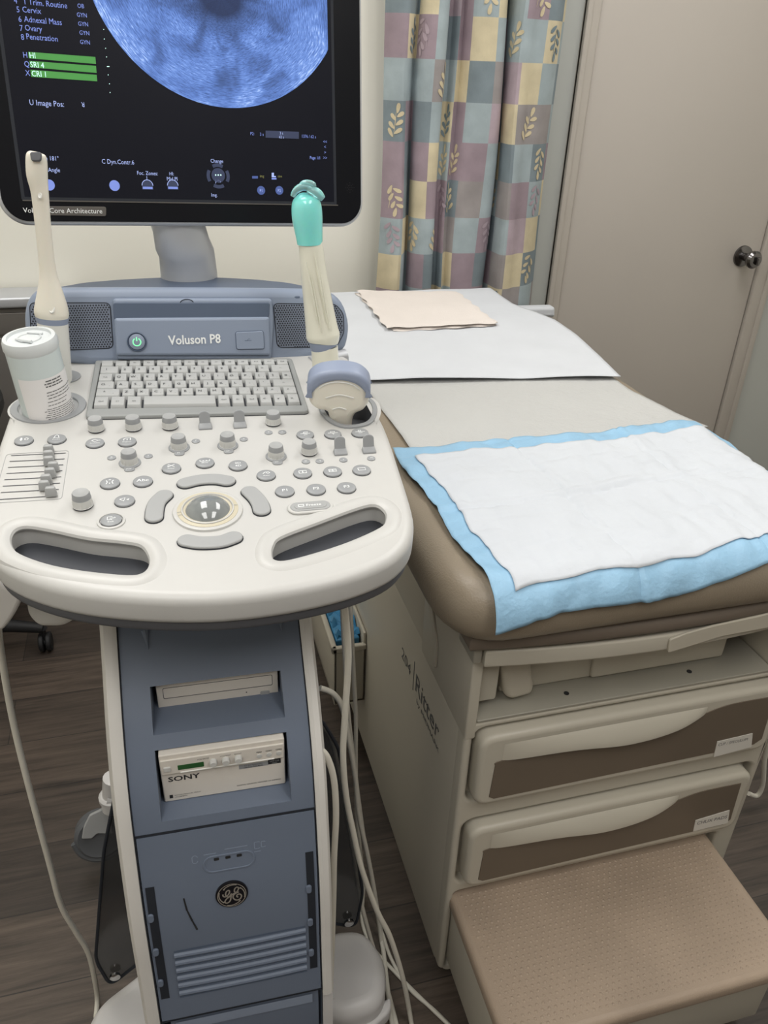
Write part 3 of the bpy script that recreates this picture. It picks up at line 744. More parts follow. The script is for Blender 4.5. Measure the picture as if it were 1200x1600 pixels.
# handle recess, port holes and pictograms
def colframe(px_, py_):
    a, z = colpx(px_, py_); o = col(a, z, .0015); up = (col(a, z + .01, .0015) - col(a, z - .01, .0015)); return Frame(o, kx, up)
F1 = colframe(358, 1345)
b = MB(); b.prism(F1, [rrect(-.030, -.011, .030, .012, .0115, 8), rrect(-.0275, -.009, .0275, .0098, .0095, 8)], -.002, .0012, .0005)
b.build('handle_rim', 'bluecol', hatch)
b = MB(); b.prism(F1, [rrect(-.0275, -.009, .0275, .0098, .0095, 8)], -.001, .0003, 0); b.build('handle_recess', 'bluecol', hatch)
b = MB()
for q in (-.014, -.001, .012): b.prism(F1, [rrect(q - .003, .005, q + .003, .0085, .001)], 0, .0006, 0)
b.build('port_hole', 'ink', hatch)
b = MB(); F1b = F1
for u0, u1, v in ((-.028, -.014, .0155), (-.004, .022, .0185)): b.stroke(F1, [(u0, v), (u1, v)], .0012, .0006)
b.stroke(F1, rrect(-.041, .006, -.035, .0165, .003) , .0009, .0006); b.stroke(F1, rrect(.030, .012, .036, .021, .001), .0009, .0006); b.stroke(F1, rrect(.038, .013, .0425, .0205, .001), .0009, .0006); b.stroke(F1, [(.029, .008), (.037, .008)], .001, .0006)
b.build('embossed_symbol', 'blue', hatch)
# badge
F2 = colframe(362, 1394); b = MB(); rB = .0188
b.lathe(F2, 0, 0, [(rB, -.002), (rB, .002), (rB - .001, .0026), (rB * .5, .0028)], 40, 0)
nb = lambda L, w_: b.stroke(F2, smooth([(p[0] * rB, p[1] * rB) for p in L], 6, False), w_ * rB, .0031, 1)
nb([(.87 * math.cos(R(t_)), .87 * math.sin(R(t_))) for t_ in range(0, 361, 15)], .045)
for k_ in range(4):
    a0 = 100 + 90 * k_; nb([((.82 - .10 * (i / 8)) * math.cos(R(a0 - 8 * (8 - i) + 30)), (.82 - .10 * (i / 8)) * math.sin(R(a0 - 8 * (8 - i) + 30))) for i in range(9)], .06)
    x, y = .71 * math.cos(R(a0 + 30)) * rB, .71 * math.sin(R(a0 + 30)) * rB; b.poly(F2, ell(x, y, .06 * rB, .06 * rB, 12), .0032, 1)
nb([(-.55, .18), (-.52, .02), (-.40, -.04), (-.22, .08), (-.12, .30), (-.18, .42), (-.32, .34), (-.38, .12), (-.30, -.06), (-.15, -.06), (-.02, .12), (-.06, -.12), (-.14, -.42), (-.32, -.56), (-.46, -.46), (-.36, -.24), (-.10, -.06), (.12, .10)], .085)
nb([(.12, .10), (.34, .22), (.44, .46), (.34, .56), (.20, .44), (.18, .22), (.34, .14), (.44, .16)], .08)
nb([(.40, .14), (.14, .02), (.06, -.22), (.22, -.44), (.46, -.42), (.58, -.20), (.48, -.02), (.32, -.06), (.30, -.20), (.38, -.24)], .085)
b.build('round_badge', ['gecircle', 'gesilver'], hatch)
b = MB(); P0 = [colpx(287, 1402), colpx(292, 1420), colpx(300, 1436), colpx(308, 1450)]
for i in range(3): b.tube([col(*P0[i], .0018), col(*P0[i + 1], .0018)], [.0009, .0012], 6)
b.build('scuff_mark', 'ink', hatch)
# bottom skirt
b = MB(); strip(b, AL + .01, ARr - .004, .14, .36, -.004, 10); b.build('lower_skirt', 'bluecol', U, recalc=False)
b = MB(); strip(b, AL + .016, ARr - .012, .335, .352, -.002, 3); b.build('skirt_ledge', 'blue', U, recalc=False)
b = MB(); strip(b, AL, ARr, .652, .6555, .0005, 1); strip(b, AL - .0015, AL, .36, .925, .001, 60, 0, 1); strip(b, ARr, ARr + .0012, .36, .925, .001, 60, 0, 1); strip(b, AL, ARr, .3605, .3635, .0008, 1, 0, 8); b.build('seam_line', 'seam', U, recalc=False)
# white side rails
for sgn, a0, a1 in ((-1, AL - .0015, AL - .020), (1, ARr + .0012, ARr + .0165)):
    b = MB(); zs = [.355 + (.925 - .355) * i / 46 for i in range(47)]; sec = []
    for z in zs:
        k_ = min(1, max(0, (.90 - z) / .05)); r_ = [col(a0, z, -.03), col(a0, z, .0045), col(a0 + (a1 - a0) * .3, z, .0065), col(a0 + (a1 - a0) * .75, z, .0045), col(a1, z, -.004), col(a1, z, -.06)]; sec.append(r_)
    vs = [p for s_ in sec for p in s_]; fs = [(i * 6 + k_, i * 6 + (k_ + 1) % 6, (i + 1) * 6 + (k_ + 1) % 6, (i + 1) * 6 + k_) for i in range(46) for k_ in range(6)]
    fs += [tuple(range(6)), tuple(46 * 6 + k_ for k_ in range(6))]
    b.add(vs, fs); b.build('side_rail', 'rail', U)
    b = MB(); zs = [.10 + (.352 - .10) * i / 12 for i in range(13)]; vs = []
    for z in zs: vs += [col(a0, z, -.06), col(a0, z, .003), col(a1 * .98, z, .002), col(a1, z, -.01), col(a1, z, -.12)]
    b.add(vs, [(i * 5 + k_, i * 5 + (k_ + 1) % 5, (i + 1) * 5 + (k_ + 1) % 5, (i + 1) * 5 + k_) for i in range(12) for k_ in range(5)] + [tuple(12 * 5 + k_ for k_ in range(5))]); b.build('rail_foot', 'foot', U)
# disc drive
KF = lambda y, z: Frame(ky * y + V((0, 0, z)), kx, (0, 0, 1))
b = MB(); F = KF(.728, 0); b.prism(F, [rrect(-.074, D0 - .002, .0645, D1 - .006, .002)], -.12, 0, .001)
dd = b.build('disc_drive', 'printer', U)
b = MB(); b.prism(F, [rrect(-.067, .770, .058, .786, .002), rrect(-.0664, .7706, .0574, .7854, .0018)], 0, .0004, 0); b.build('tray_seam', 'inkgrey', dd)
b = MB(); b.prism(F, [rrect(.043, .757, .054, .763, .002)], 0, .0014, .0006); b.build('eject_button', 'grey2', dd)
b = MB(); b.lathe(F, .027, .764, [(.0008, 0), (.0008, .0004)], 10); b.lathe(F, .0235, .7565, [(.0014, 0), (.0014, .0004)], 10); b.build('pinhole', 'ink', dd)
# printer: a thing of its own in the bay
PR = thing('thermal_printer', 'ivory medical thermal printer with green display in the lower column bay', 'printer', ky * .72 + kx * -.006 + V((0, 0, S0 + .006)))
F = KF(.668, 0); x0, x1, z0, z1 = -.0755, .0635, .6685, .742
b = MB(); b.prism(F, [rrect(x0, z0, x1, z1, .002)], -.13, 0, .0015); b.build('body', 'printer', PR)
zh = z1 - .028
b = MB(); b.prism(F, [rrect(x0 + .001, zh, x1 - .001, z1 - .006, .0015)], 0, .0025, .001); b.build('control_strip', 'printer', PR)
b = MB(); b.prism(F, [rrect(x0 + .0215, zh - .0012, x1 - .012, zh + .0004, .0004)], 0, .0012, 0); b.build('paper_slot', 'ink', PR)
b = MB(); b.prism(F, [rrect(x0 + .0215, zh + .0004, x1 - .012, zh + .0022, .0008)], 0, .0035, .0008); b.build('slot_lip', 'creamw', PR)
X = lambda f: x0 + (x1 - x0) * f
b = MB(); b.prism(F, [rrect(X(.14), zh + .0055, X(.345), zh + .0125, .0005)], .002, .0029, 0); b.build('display', 'lcd', PR)
for f in (.42, .52, .62):
    b = MB(); b.lathe(F, X(f), zh + .011, [(.0042, .002), (.0042, .0075), (.0036, .0085), (.001, .0085)], 20); b.build('dial', 'knobw', PR)
b = MB(); b.prism(F, [rrect(X(.03), zh + .006, X(.085), zh + .0125, .001)], .002, .0042, .0006); b.build('power_switch', 'knobw', PR)
for f in (.79, .87, .95):
    b = MB(); b.lathe(F, X(f), zh + .0085, [(.0031, .002), (.0031, .0032), (.002, .0034)], 18); b.build('button', 'knobw', PR)
b = MB(); b.text(F, 'SONY', X(.05), z0 + .032, .0105, .0004, 0, bold=.02, sx=1.25); b.build('brand_lettering', 'ink', PR)
for st_, f in (('FEED', .79), ('COPY', .87), ('OPEN', .95)): b = MB(); b.text(F, st_, X(f), zh + .014, .0028, .0030, 0, 'C', bold=.01); b.build('button_caption', 'ink', PR)
for st_, f in (('PUSH ENTER', .345), ('CONTRAST', .52), ('BRIGHT', .62)): b = MB(); b.text(F, st_, X(f), zh + .0165, .0023, .0030, 0, 'C'); b.build('dial_caption', 'ink', PR)
b = MB(); b.text(F, 'DIGITAL GRAPHIC PRINTER UP-D898MD', X(.96), z0 + .0085, .0026, .0004, 0, 'R', sx=1.1); b.build('model_lettering', 'ink', PR)
b = MB(); b.text(F, 'DICOM MEDICAL PRINT', X(.085), z0 + .0085, .0021, .0004, 0, sx=1.3); b.text(F, 'UP-D898MD', X(.085), z0 + .0055, .0021, .0004, 0, sx=1.3); b.prism(F, [rrect(X(.045), z0 + .0055, X(.072), z0 + .0105, .0002)], 0, .0004, 0)
b.build('small_lettering', 'ink', PR)
b = MB(); b.prism(F, [rrect(X(.62), zh - .0105, X(.86), zh - .004, .0002)], 0, .0003, 0); b.build('media_sticker', 'grey', PR)
b = MB(); b.text(F, 'For Best Performance', X(.74), zh - .0066, .0023, .0005, 0, 'C'); b.text(F, 'Use Sony Print Media', X(.74), zh - .0095, .0025, .0005, 0, 'C', bold=.015); b.prism(F, [rrect(X(.86), zh - .0095, X(.965), zh - .0025, .0002)], 0, .0004, 0); b.build('sticker_print', 'ink', PR)
b = MB(); b.text(F, 'UPP-110', X(.912), zh - .0058, .003, .0006, 0, 'C', bold=.01); b.text(F, 'SERIES', X(.912), zh - .0085, .0022, .0006, 0, 'C'); b.build('sticker_print_pale', 'grey', PR)
# ---- base feet, casters, smoked cable guards
def foot(pts, name='base_foot'):
    b = MB(); L_ = [(DZ(x, y, .125).x, DZ(x, y, .125).y) for x, y in pts]
    b.prism(WF, [roundpoly(L_, .045, 7)], .058, .128, .022, res=5); o = b.build(name, 'foot', U)
    return o
foot([(500, 1500), (512, 1452), (570, 1448), (606, 1500), (600, 1568), (540, 1590), (500, 1580)])
b = MB(); L_ = [(DZ(x, y, .10).x, DZ(x, y, .10).y) for x, y in ((528, 1600), (532, 1574), (575, 1575), (612, 1545), (612, 1570), (575, 1604))]
b.prism(WF, [roundpoly(L_, .012)], .055, .085, .006); b.build('foot_bumper', 'foot', U)
foot([(238, 1500), (200, 1530), (150, 1568), (118, 1640), (180, 1700), (262, 1640), (262, 1540)])
b = MB(); b.box((-.11, .66, .05), (.10, 1.12, .14), .02); b.build('base_plate', 'darklip', U)
for x, y in ((.205, .745), (-.185, .74), (.17, 1.12)):
    b = MB(); b.lathe(Frame((x - .015, y, .05), (0, 1, 0), (0, 0, 1)), 0, 0, [(.044, 0), (.049, .006), (.049, .026), (.044, .032)], 28); b.box((x - .012, y - .02, .05), (x + .012, y + .02, .09), .004); b.build('caster', 'dgrey', U)
# rear left caster with its fender, as seen
wx, wy = -.215, 1.13
wc = DY(157, 1303, 1.12); en_ = V((.05, -1, .35)).normalized(); CFm = Frame(wc, (1, 0.05, 0), V((1, .05, 0)).cross(en_) * -1)
if CFm.en.y > 0: CFm = Frame(wc, (1, .05, 0), V((1, .05, 0)).cross(en_))
b = MB(); b.lathe(CFm, 0, 0, [(.040, -.02), (.047, -.012), (.047, .008), (.040, .014), (.034, .012), (.01, .013)], 32); cs = b.build('caster', 'dgrey', U)
b = MB(); b.prism(CFm, [roundpoly([(-.012, .052), (.022, .062), (.024, .004), (-.004, .012), (-.014, .004), (-.032, .008), (-.026, .03)], .003)], .010, .018, .002); b.build('caster_fender', 'grey2', cs)
b = MB(); b.tube(smooth([CFm.w(.047 * math.cos(R(a)), .047 * math.sin(R(a)), .004) for a in (185, 215, 245, 275, 305)], 4, False), .008, 10, flat=.8); b.build('brake_pedal', 'dgrey', cs)
b = MB(); p1 = DY(178, 1215, 1.13); p2 = DY(176, 1262, 1.13); b.tube([p1, p2], [.020, .020], 18); b.lathe(Frame(p1.lerp(p2, .62), (1, 0, 0), (0, 1, 0)), 0, 0, [(.022, -.008), (.026, -.004), (.026, .004), (.022, .008)], 20); b.build('caster_stem', 'foot', cs)
b = MB(); b.tube([(wx + .03, wy, .20), (.0, wy - .03, .16)], [.022, .03], 12); b.build('base_arm', 'foot', U)
def guard(P, y, name='smoked_guard'):
    F = Frame((0, y, 0), (1, 0, 0), (0, 0, 1)); b = MB(); L_ = F.pts(P); L2 = roundpoly(L_, .02)
    b.prism(F, [L2], -.003, .0, .001); o = b.build(name, 'smoke', U)
    b = MB(); b.tube([F.w(p[0], p[1], 0) for p in L2] + [F.w(L2[0][0], L2[0][1], 0)], .0025, 8); b.build('guard_edge', 'seam', o)
    return o
g_ = guard([(183, 1225), (196, 1225), (235, 1490), (172, 1540), (149, 1500), (162, 1330)], .80)
b = MB(); p = DY(180, 1524, .795); b.lathe(Frame(p, (1, 0, 0), (0, 0, 1)), 0, 0, [(.008, 0), (.008, .004), (.003, .006)], 16); b.build('guard_screw', 'chrome', g_)
g_ = guard([(500, 1120), (530, 1170), (552, 1290), (567, 1395), (556, 1448), (500, 1440)], .80)
b = MB(); p = DY(545, 1440, .795); b.lathe(Frame(p, (1, 0, 0), (0, 0, 1)), 0, 0, [(.008, 0), (.008, .004), (.003, .006)], 16); b.build('guard_screw', 'chrome', g_)
# ---- console
TL = R(6)
O = CAM + ray(325, 797) * .80
K = Frame(O, kx, ky * math.cos(TL) + V((0, 0, math.sin(TL))))
out_px = [(532, 562), (565, 612), (600, 676), (624, 745), (643, 808), (645, 842), (634, 868), (604, 893), (540, 918), (450, 938), (350, 950), (250, 951), (150, 943), (75, 928), (18, 906), (-12, 880), (-22, 842), (-20, 795), (-10, 740), (6, 690), (24, 640), (45, 600), (70, 575), (100, 568), (250, 564), (420, 560)]
OUT = smooth(K.pts(out_px, -.012), 4)
hl = [(12, 846), (22, 832), (45, 826), (85, 832), (142, 844), (198, 850), (227, 857), (240, 876), (239, 893), (226, 906), (198, 910), (127, 903), (71, 892), (28, 876), (14, 862)]
hr = [(419, 874), (421, 860), (434, 844), (490, 822), (561, 796), (589, 793), (606, 805), (608, 820), (597, 834), (547, 857), (490, 876), (445, 887), (424, 884)]
def grow(lp, d):
    c_ = sum((V(p[:2]) for p in lp), V((0, 0))) / len(lp); n = len(lp); o_ = []
    ar = sum(lp[i][0] * lp[(i + 1) % n][1] - lp[(i + 1) % n][0] * lp[i][1] for i in range(n)); sg = 1 if ar > 0 else -1
    for i in range(n):
        t = (V(lp[(i + 1) % n][:2]) - V(lp[i - 1][:2])).normalized(); o_.append(tuple(V(lp[i][:2]) + V((t.y, -t.x)) * d * sg))
    return o_
HL = [tuple(p) for p in smooth(K.pts(hl, -.006), 4)]; HR = [tuple(p) for p in smooth(K.pts(hr, -.006), 4)]
# wells for the can, the convex probe
CC = K.px(78, 634); rc = .030
can_c = K.px(76, 636); wellc = ell(can_c[0], can_c[1], .0352, .0325, 40)
wr_px = [(506, 640), (512, 628), (530, 622), (570, 624), (582, 636), (580, 652), (568, 662), (540, 665), (518, 656)]
WR = [tuple(p) for p in smooth(K.pts(wr_px), 4)]
b = MB(); b.prism(K, [[tuple(p) for p in OUT], HL, HR, wellc, WR], -.034, 0, .010, res=6)
console = b.build('control_console', 'white', U, angle=50)
b = MB(); IN = grow([tuple(p) for p in OUT], -.004); b.prism(K, [IN], -.045, -.030, .005, res=4)
b.build('console_underside', 'darklip', U)
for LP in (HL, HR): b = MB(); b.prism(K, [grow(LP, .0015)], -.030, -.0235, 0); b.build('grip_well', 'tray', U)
for LP in (HL, HR):      # soft bead round each grip opening
    b = MB(); G = grow(LP, .0045); b.tube([K.w(p[0], p[1], -.0028) for p in G] + [K.w(G[0][0], G[0][1], -.0028)], .0052, 12, side=K.en, flat=1.7, cap=False); b.build('grip_bead', 'white', console)
def ring(b, Fr, lp, wd, h0, h1, mi=0, bev=.001): b.prism(Fr, [grow(lp, wd), lp], h0, h1, bev, mi)
b = MB(); b.prism(K, [grow(wellc, .0075), ell(can_c[0], can_c[1], .0338, .031, 40)], -.006, .0016, .0012); b.build('can_holder_ring', 'grey', console)
b = MB(); b.lathe(K, can_c[0], can_c[1], [(.0345, -.06), (.0345, -.035), (.0345, -.001)], 36, sy=.93); b.build('can_holder_cup', 'grey2', console)
b = MB(); b.prism(K, [grow(WR, .0055), grow(WR, -.0005)], -.004, .0016, .001); b.build('probe_holder_ring', 'grey', console)
b = MB(); n = len(WR); WI = grow(WR, -.0006); b.add([K.w(p[0], p[1], -.001) for p in WI] + [K.w(p[0], p[1], -.058) for p in WI], [(i, (i + 1) % n, n + (i + 1) % n, n + i) for i in range(n)]); b.build('probe_holder_cup', 'darklip', console, recalc=False)
for px_, rx, ry in (((98, 590), .022, .019), ((503, 590), .014, .013)):
    c0 = K.px(*px_); b = MB(); b.prism(K, [ell(c0[0], c0[1], rx, ry, 36)], 0, .002, .001); b.build('holder_ring', 'grey', console)
# clear holder cups hanging under the console edge
def cup(pts, y):
    L_ = [DY(x, yy, y) for x, yy in pts]; F = Frame((0, y, 0), (1, 0, 0), (0, 0, 1)); b = MB(); b.prism(F, [roundpoly([(p.x, p.z) for p in L_], .012)], -.05, 0, .008, res=4); b.build('holder_cup_bottom', 'holdclear', U)
cup([(38, 930), (130, 930), (122, 968), (100, 982), (60, 982), (44, 966)], .76)
cup([(538, 895), (597, 880), (596, 912), (582, 930), (556, 935), (540, 925)], .72)
b = MB(); F = Frame((0, .74, 0), (1, 0, 0), (0, 0, 1)); b.prism(F, [roundpoly([tuple(q) for q in F.pts([(-30, 900), (40, 928), (22, 965), (2, 990), (-30, 985)])], .01)], -.02, 0, .005); b.build('console_hook', 'rail', U)
# ---- keyboard
KB = MB(); kbo = [(149, 562), (456, 559), (483, 642), (133, 651)]; ho = .005
LO = roundpoly(K.pts(kbo, ho), .006); KI = [(158, 566), (450, 563.5), (471.5, 632.5), (144, 638)]
LI = roundpoly(K.pts(KI, ho), .002)
KB.prism(K, [LO, LI], -.001, ho, .002, res=3); kb = KB.build('keyboard', 'kbframe', console) if False else KB.build('keyboard', 'kbframe', U)
b = MB(); b.prism(K, [LO], 0, .0012, 0); b.build('keyboard_well', 'kbwell', kb)
q4 = [V(p) for p in K.pts(KI, .0055)]
def kb2(s, t): return q4[0].lerp(q4[1], s).lerp(q4[3].lerp(q4[2], s), t)
rowy = [0, .135, .305, .475, .64, .80, .995]
rows = [
 [1.0] * 14, [1.45] + [1] * 11 + [1.55], [1.1] + [1] * 12 + [.9], [1.3] + [1] * 11 + [1.7], [1.75] + [1] * 10 + [1.15, 1.1], [1.08] * 3 + [5.0] + [.96] * 6]
labs = [['', '', 'F1', 'F2', 'F3', 'F4', 'F5', 'F6', 'F7', 'F8', 'F9', 'F10', 'F11', 'Del'],
 ['1', '2', '3', '4', '5', '6', '7', '8', '9', '0', '-', '=', '<-'], ['Tab', 'Q', 'W', 'E', 'R', 'T', 'Y', 'U', 'I', 'O', 'P', '[', ']', '#'],
 ['O', 'A', 'S', 'D', 'F', 'G', 'H', 'J', 'K', 'L', ';', "'", '<-'], ['^', 'Z', 'X', 'C', 'V', 'B', 'N', 'M', ',', '.', '/', '^', '^'],
 ['Ctrl', '( )', 'Alt', '', 'Ctrl', 'Fn', 'End', '<', 'v', '>']]
for r_, (ws, ls) in enumerate(zip(rows, labs)):
    tot = sum(ws); x = 0; t0, t1 = rowy[r_], rowy[r_ + 1]
    for w_, lb in zip(ws, ls):
        s0, s1 = (x + .05) / tot, (x + w_ - .05) / tot; x += w_; g = (t1 - t0) * .05
        A = [kb2(s0, t1 - g), kb2(s1, t1 - g), kb2(s1, t0 + g), kb2(s0, t0 + g)]; c_ = sum(A, V((0, 0))) / 4
        ix = .0011; T_ = []
        for i, p in enumerate(A): T_.append(V((p.x + (ix if i in (0, 3) else -ix), p.y + (.0030 if i < 2 else -.0006))))
        b = MB(); b.hexa([K.w(p.x, p.y, .0012) for p in A], [K.w(p.x, p.y, .0075 if i < 2 else .0085) for i, p in enumerate(T_)], .0007, 0)
        if lb:
            TF = Frame(K.w(T_[0].x, T_[0].y, .0078), K.ex, K.w(T_[3].x, T_[3].y, .0087) - K.w(T_[0].x, T_[0].y, .0076))
            hgt = (T_[3] - T_[0]).length; sz = .0062 if len(lb) == 1 else .0036
            b.text(TF, lb, (T_[1].x - T_[0].x) * (.36 if len(lb) == 1 else .5), hgt * .28, sz, .0003, 1, 'C')
            if r_ in (2, 3, 4) and len(lb) == 1: b.text(TF, '.', (T_[1].x - T_[0].x) * .75, hgt * .1, .006, .0003, 1, 'C')
        b.build('key', ['key', 'ink'], kb)
# ---- knobs, toggles, buttons
def knob(px_, py_, rr_=.0088, collar=False, big=1.0):
    u, v = K.px(px_, py_); b = MB(); r_ = rr_ * big
    if collar:
        b.lathe(K, u, v, [(r_ * 1.32, 0), (r_ * 1.32, .0012), (r_ * 1.2, .002)], 28, 0); b.prism(K, [rrect(u - .0055, v - r_ * 1.32 - .0055, u + .0055, v - r_ * .9, .004)], 0, .0012, .0004, 0)
    h = .0112 * big
    b.lathe(K, u, v, [(r_ * 1.04, .001), (r_ * 1.06, .002), (r_, h * .2), (r_ * .97, h * .85), (r_ * .945, h * .87), (r_ * .90, h * 1.27), (r_ * .83, h * 1.38), (r_ * .62, h * 1.36), (r_ * .2, h * 1.28)], 32, 0, [2, 1, 1, 0, 0, 0, 3, 3])
    for k_ in range(12):
        a = 2 * math.pi * k_ / 12; b.tube([K.w(u + r_ * .995 * math.cos(a), v + r_ * .995 * math.sin(a), h * .18), K.w(u + r_ * .965 * math.cos(a), v + r_ * .965 * math.sin(a), h * .58)], .0005, 5, 1)
    b.build('rotary_knob', ['grey', 'knobw', 'seam', 'grey2'], console)
for x, y in ((151, 672), (209, 670), (266, 668), (427, 662), (483, 708)): knob(x, y)
for x, y in ((280, 700), (356, 697), (203, 724), (431.5, 714)): knob(x, y, collar=True)
knob(130, 791, big=1.08)
def toggle(px_, py_):
    u, v = K.px(px_, py_); b = MB()
    b.hexa([K.w(u + a, v + c, 0) for a, c in ((-.0078, -.0045), (.0078, -.0045), (.0078, .006), (-.0078, .006))], [K.w(u + a, v + c, h) for a, c, h in ((-.0074, -.004, .002), (.0074, -.004, .002), (.0066, .004, .0065), (-.0066, .004, .0065))], .0008)
    F = Frame(K.w(u, v + .0035, .003), K.ex, K.en * .93 + K.ey * .36)
    b.prism(F, [[(-.0064, 0), (.0064, 0), (.0062, .011)] + [(.0062 * math.cos(R(a)), .011 + .005 * math.sin(R(a))) for a in range(15, 180, 15)] + [(-.0062, .011)]], -.0012, .0022, .0011)
    b.build('toggle_switch', 'grey', console)
for x, y in ((321, 669), (375, 667), (532, 709), (576.5, 706)): toggle(x, y)
def icon(b, F, u, v, kind, mi=1, s=1.0):
    q = lambda L: b.stroke(F, [(u + a * s, v + c * s) for a, c in L], .0008 * s, .0031, mi)
    if kind == 'win2': q([(-.0035, -.002), (.0035, -.002), (.0035, .002), (-.0035, .002), (-.0035, -.002)]); q([(0, -.002), (0, .002)])
    elif kind == 'win4': q([(-.0035, -.002), (.0035, -.002), (.0035, .002), (-.0035, .002), (-.0035, -.002)]); q([(0, -.002), (0, .002)]); q([(-.0035, 0), (.0035, 0)])
    elif kind == 'win1': q([(-.0035, -.002), (.0035, -.002), (.0035, .002), (-.0035, .002), (-.0035, -.002)])
    elif kind == 'bell': q([(-.003, 0), (-.002, .001), (-.0015, .004), (0, .0055), (.0015, .004), (.002, .001), (.003, 0), (-.003, 0)])
    elif kind == 'diamond': q([(-.003, .002), (0, .0045), (.003, .002), (0, -.0002), (-.003, .002)]); q([(.003, .002), (.005, .002)])
    elif kind == 'report': q([(-.003, 0), (-.003, .003), (-.001, .0045), (.003, .0045), (.003, 0)]); q([(0, 0), (0, .003)])
    elif kind == 'clear': q([(-.003, 0), (.003, .004), (.003, 0), (-.003, .004), (-.003, 0)])
    elif kind == 'meas': q([(-.0045, .003), (-.0045, .0005), (.0045, .0005), (.0045, .003)]); q([(-.0015, .0005), (-.0015, .002)]); q([(.0015, .0005), (.0015, .002)])
    elif kind == 'body': q([(-.003, .003), (-.002, 0), (-.003, -.003)]); q([(.003, .003), (.002, 0), (.003, -.003)]); q([(-.001, .0035), (.001, .0035)]); q([(0, -.001), (0, -.0028)])
    elif kind == 'arrow': q([(-.004, .001), (.0005, .003), (-.0005, -.002), (-.004, .001)]); q([(.002, .0), (.004, .001), (.003, -.001), (.002, 0)])
    elif kind == 'exit': q([(.001, .003), (-.003, .003), (-.003, -.001), (.001, -.001)]); q([(-.001, .001), (.004, .001), (.0028, .0022)])
    elif kind == 'auto': q([(-.003, .0005), (-.001, .003), (.002, .0035), (.0035, .0015), (.002, .0005), (-.0, .002)])
    elif kind == 'person':
        b.poly(F, ell(u - .0025, v + .0025, .0009, .0009, 10), .0031, mi); b.poly(F, [(u - .0035, v + .0015), (u - .0015, v + .0015), (u - .001, v - .001), (u - .0018, v - .0008), (u - .0018, v - .003), (u - .0032, v - .003), (u - .0032, v - .0008), (u - .0042, v - .001)], .0031, mi)
        q([(.001, .001), (.0025, .0025), (.0042, .001), (.0035, -.0015), (.0015, -.0015), (.001, .001)])
    elif kind == 'split': q([(-.005, 0), (.005, 0)]); q([(-.002, .0012), (-.001, .0032), (.003, .0032), (.002, .0012), (-.002, .0012)]); q([(-.002, -.003), (.002, -.002)])
    elif kind == 'split2': q([(-.005, 0), (.005, 0)]); q([(-.002, .0012), (-.002, .0032)]); q([(-.002, .0022), (.002, .0022)]); q([(.002, .0012), (.002, .0032)]); q([(0, -.003), (.001, -.0015), (-.001, -.0015)])
    elif kind == 'split3': q([(-.005, 0), (.005, 0)]); q([(-.0015, .0035), (-.0015, .001), (.001, .001), (.001, .003), (-.0015, .003)]); q([(-.002, -.0022), (.002, -.0022)])
def button(px_, py_, kind=None, text=None, ts=.0042, ring_=False, ty=0):
    u, v = K.px(px_, py_); b = MB(); r_ = .0098
    if ring_: b.lathe(K, u, v, [(.0135, 0), (.0132, .0014), (.0112, .0018), (.0108, .0002)], 32, 2)
    b.lathe(K, u, v, [(r_ + .0004, 0), (r_ + .0003, .0004), (r_, .0005), (r_, .0022), (r_ - .001, .0028), (r_ * .5, .0029)], 32, 0, [3, 3, 0, 0, 0])
    if kind: icon(b, K, u, v + (.0005 if text else 0), kind, 1, 1.15)
    if text:
        for i, l_ in enumerate(text.split('\n')): b.text(K, l_, u, v + ty - i * ts * 1.1, ts, .0031, 1, 'C', bold=.008, sx=1.15)
    b.build('round_button', ['grey', 'winK', 'white', 'seam'], console)
for a in ((37.7, 690, 'person'), (89, 688, 'bell', 'Probe', .0028, False, -.0035), (148.7, 694, 'diamond', 'Archive', .0029, False, -.0035), (199, 692, 'report', 'Report', .0029, False, -.0035), (268, 733.5, 'clear', 'Clear', .0030, False, -.0035), (320.4, 725, 'meas', 'Meas', .0030, False, -.003),
          (172, 757, 'body'), (223.5, 754, None, 'Abc', .0068, False, -.0022), (195, 784.5, 'arrow'), (174, 815, 'exit', 'Exit', .0032, True, -.005), (372, 729, None, '3D\n4D', .0048, False, .0008), (416, 744.5, 'auto', 'Auto', .0030, False, -.0035),
          (477, 681, 'split'), (520, 680, 'split2'), (562.5, 678, 'split3'), (473, 741, 'win2'), (519.7, 738.6, 'win4'), (565, 736.3, 'win1'), (445, 769.5, None, 'P1', .006, False, -.002), (494, 766.6, None, 'P2', .006, False, -.002), (541.5, 763.8, None, 'P3', .006, False, -.002)):
    button(*a)
for x, y, s_ in ((174.5, 716, 'X'), (232, 713.5, 'Y'), (306, 690, 'Z'), (381, 687, 'o'), (419.7, 676.5, 'o'), (441, 676, 'o'), (478, 722, 'D'), (499.6, 721.3, 'q'), (536.4, 719.3, 'a'), (580, 717, 'XI')):
    u, v = K.px(x, y); b = MB(); b.lathe(K, u, v, [(.0046, 0), (.0046, .001), (.0040, .0014)], 20, 0, [0, 0]); b.text(K, s_, u, v - .0013, .0038, .0016, 1, 'C'); b.build('small_button', ['grey', 'winK'], console)
b = MB()
for x, y, s_ in ((202, 734.5, 'PW'), (279, 709.5, 'M'), (356, 706.5, 'CF'), (432, 723.5, '2D')):
    u, v = K.px(x, y); b.text(K, s_, u, v - .0012, .0036, .0016, 0, 'C')
b.build('knob_lettering', 'winK', console)
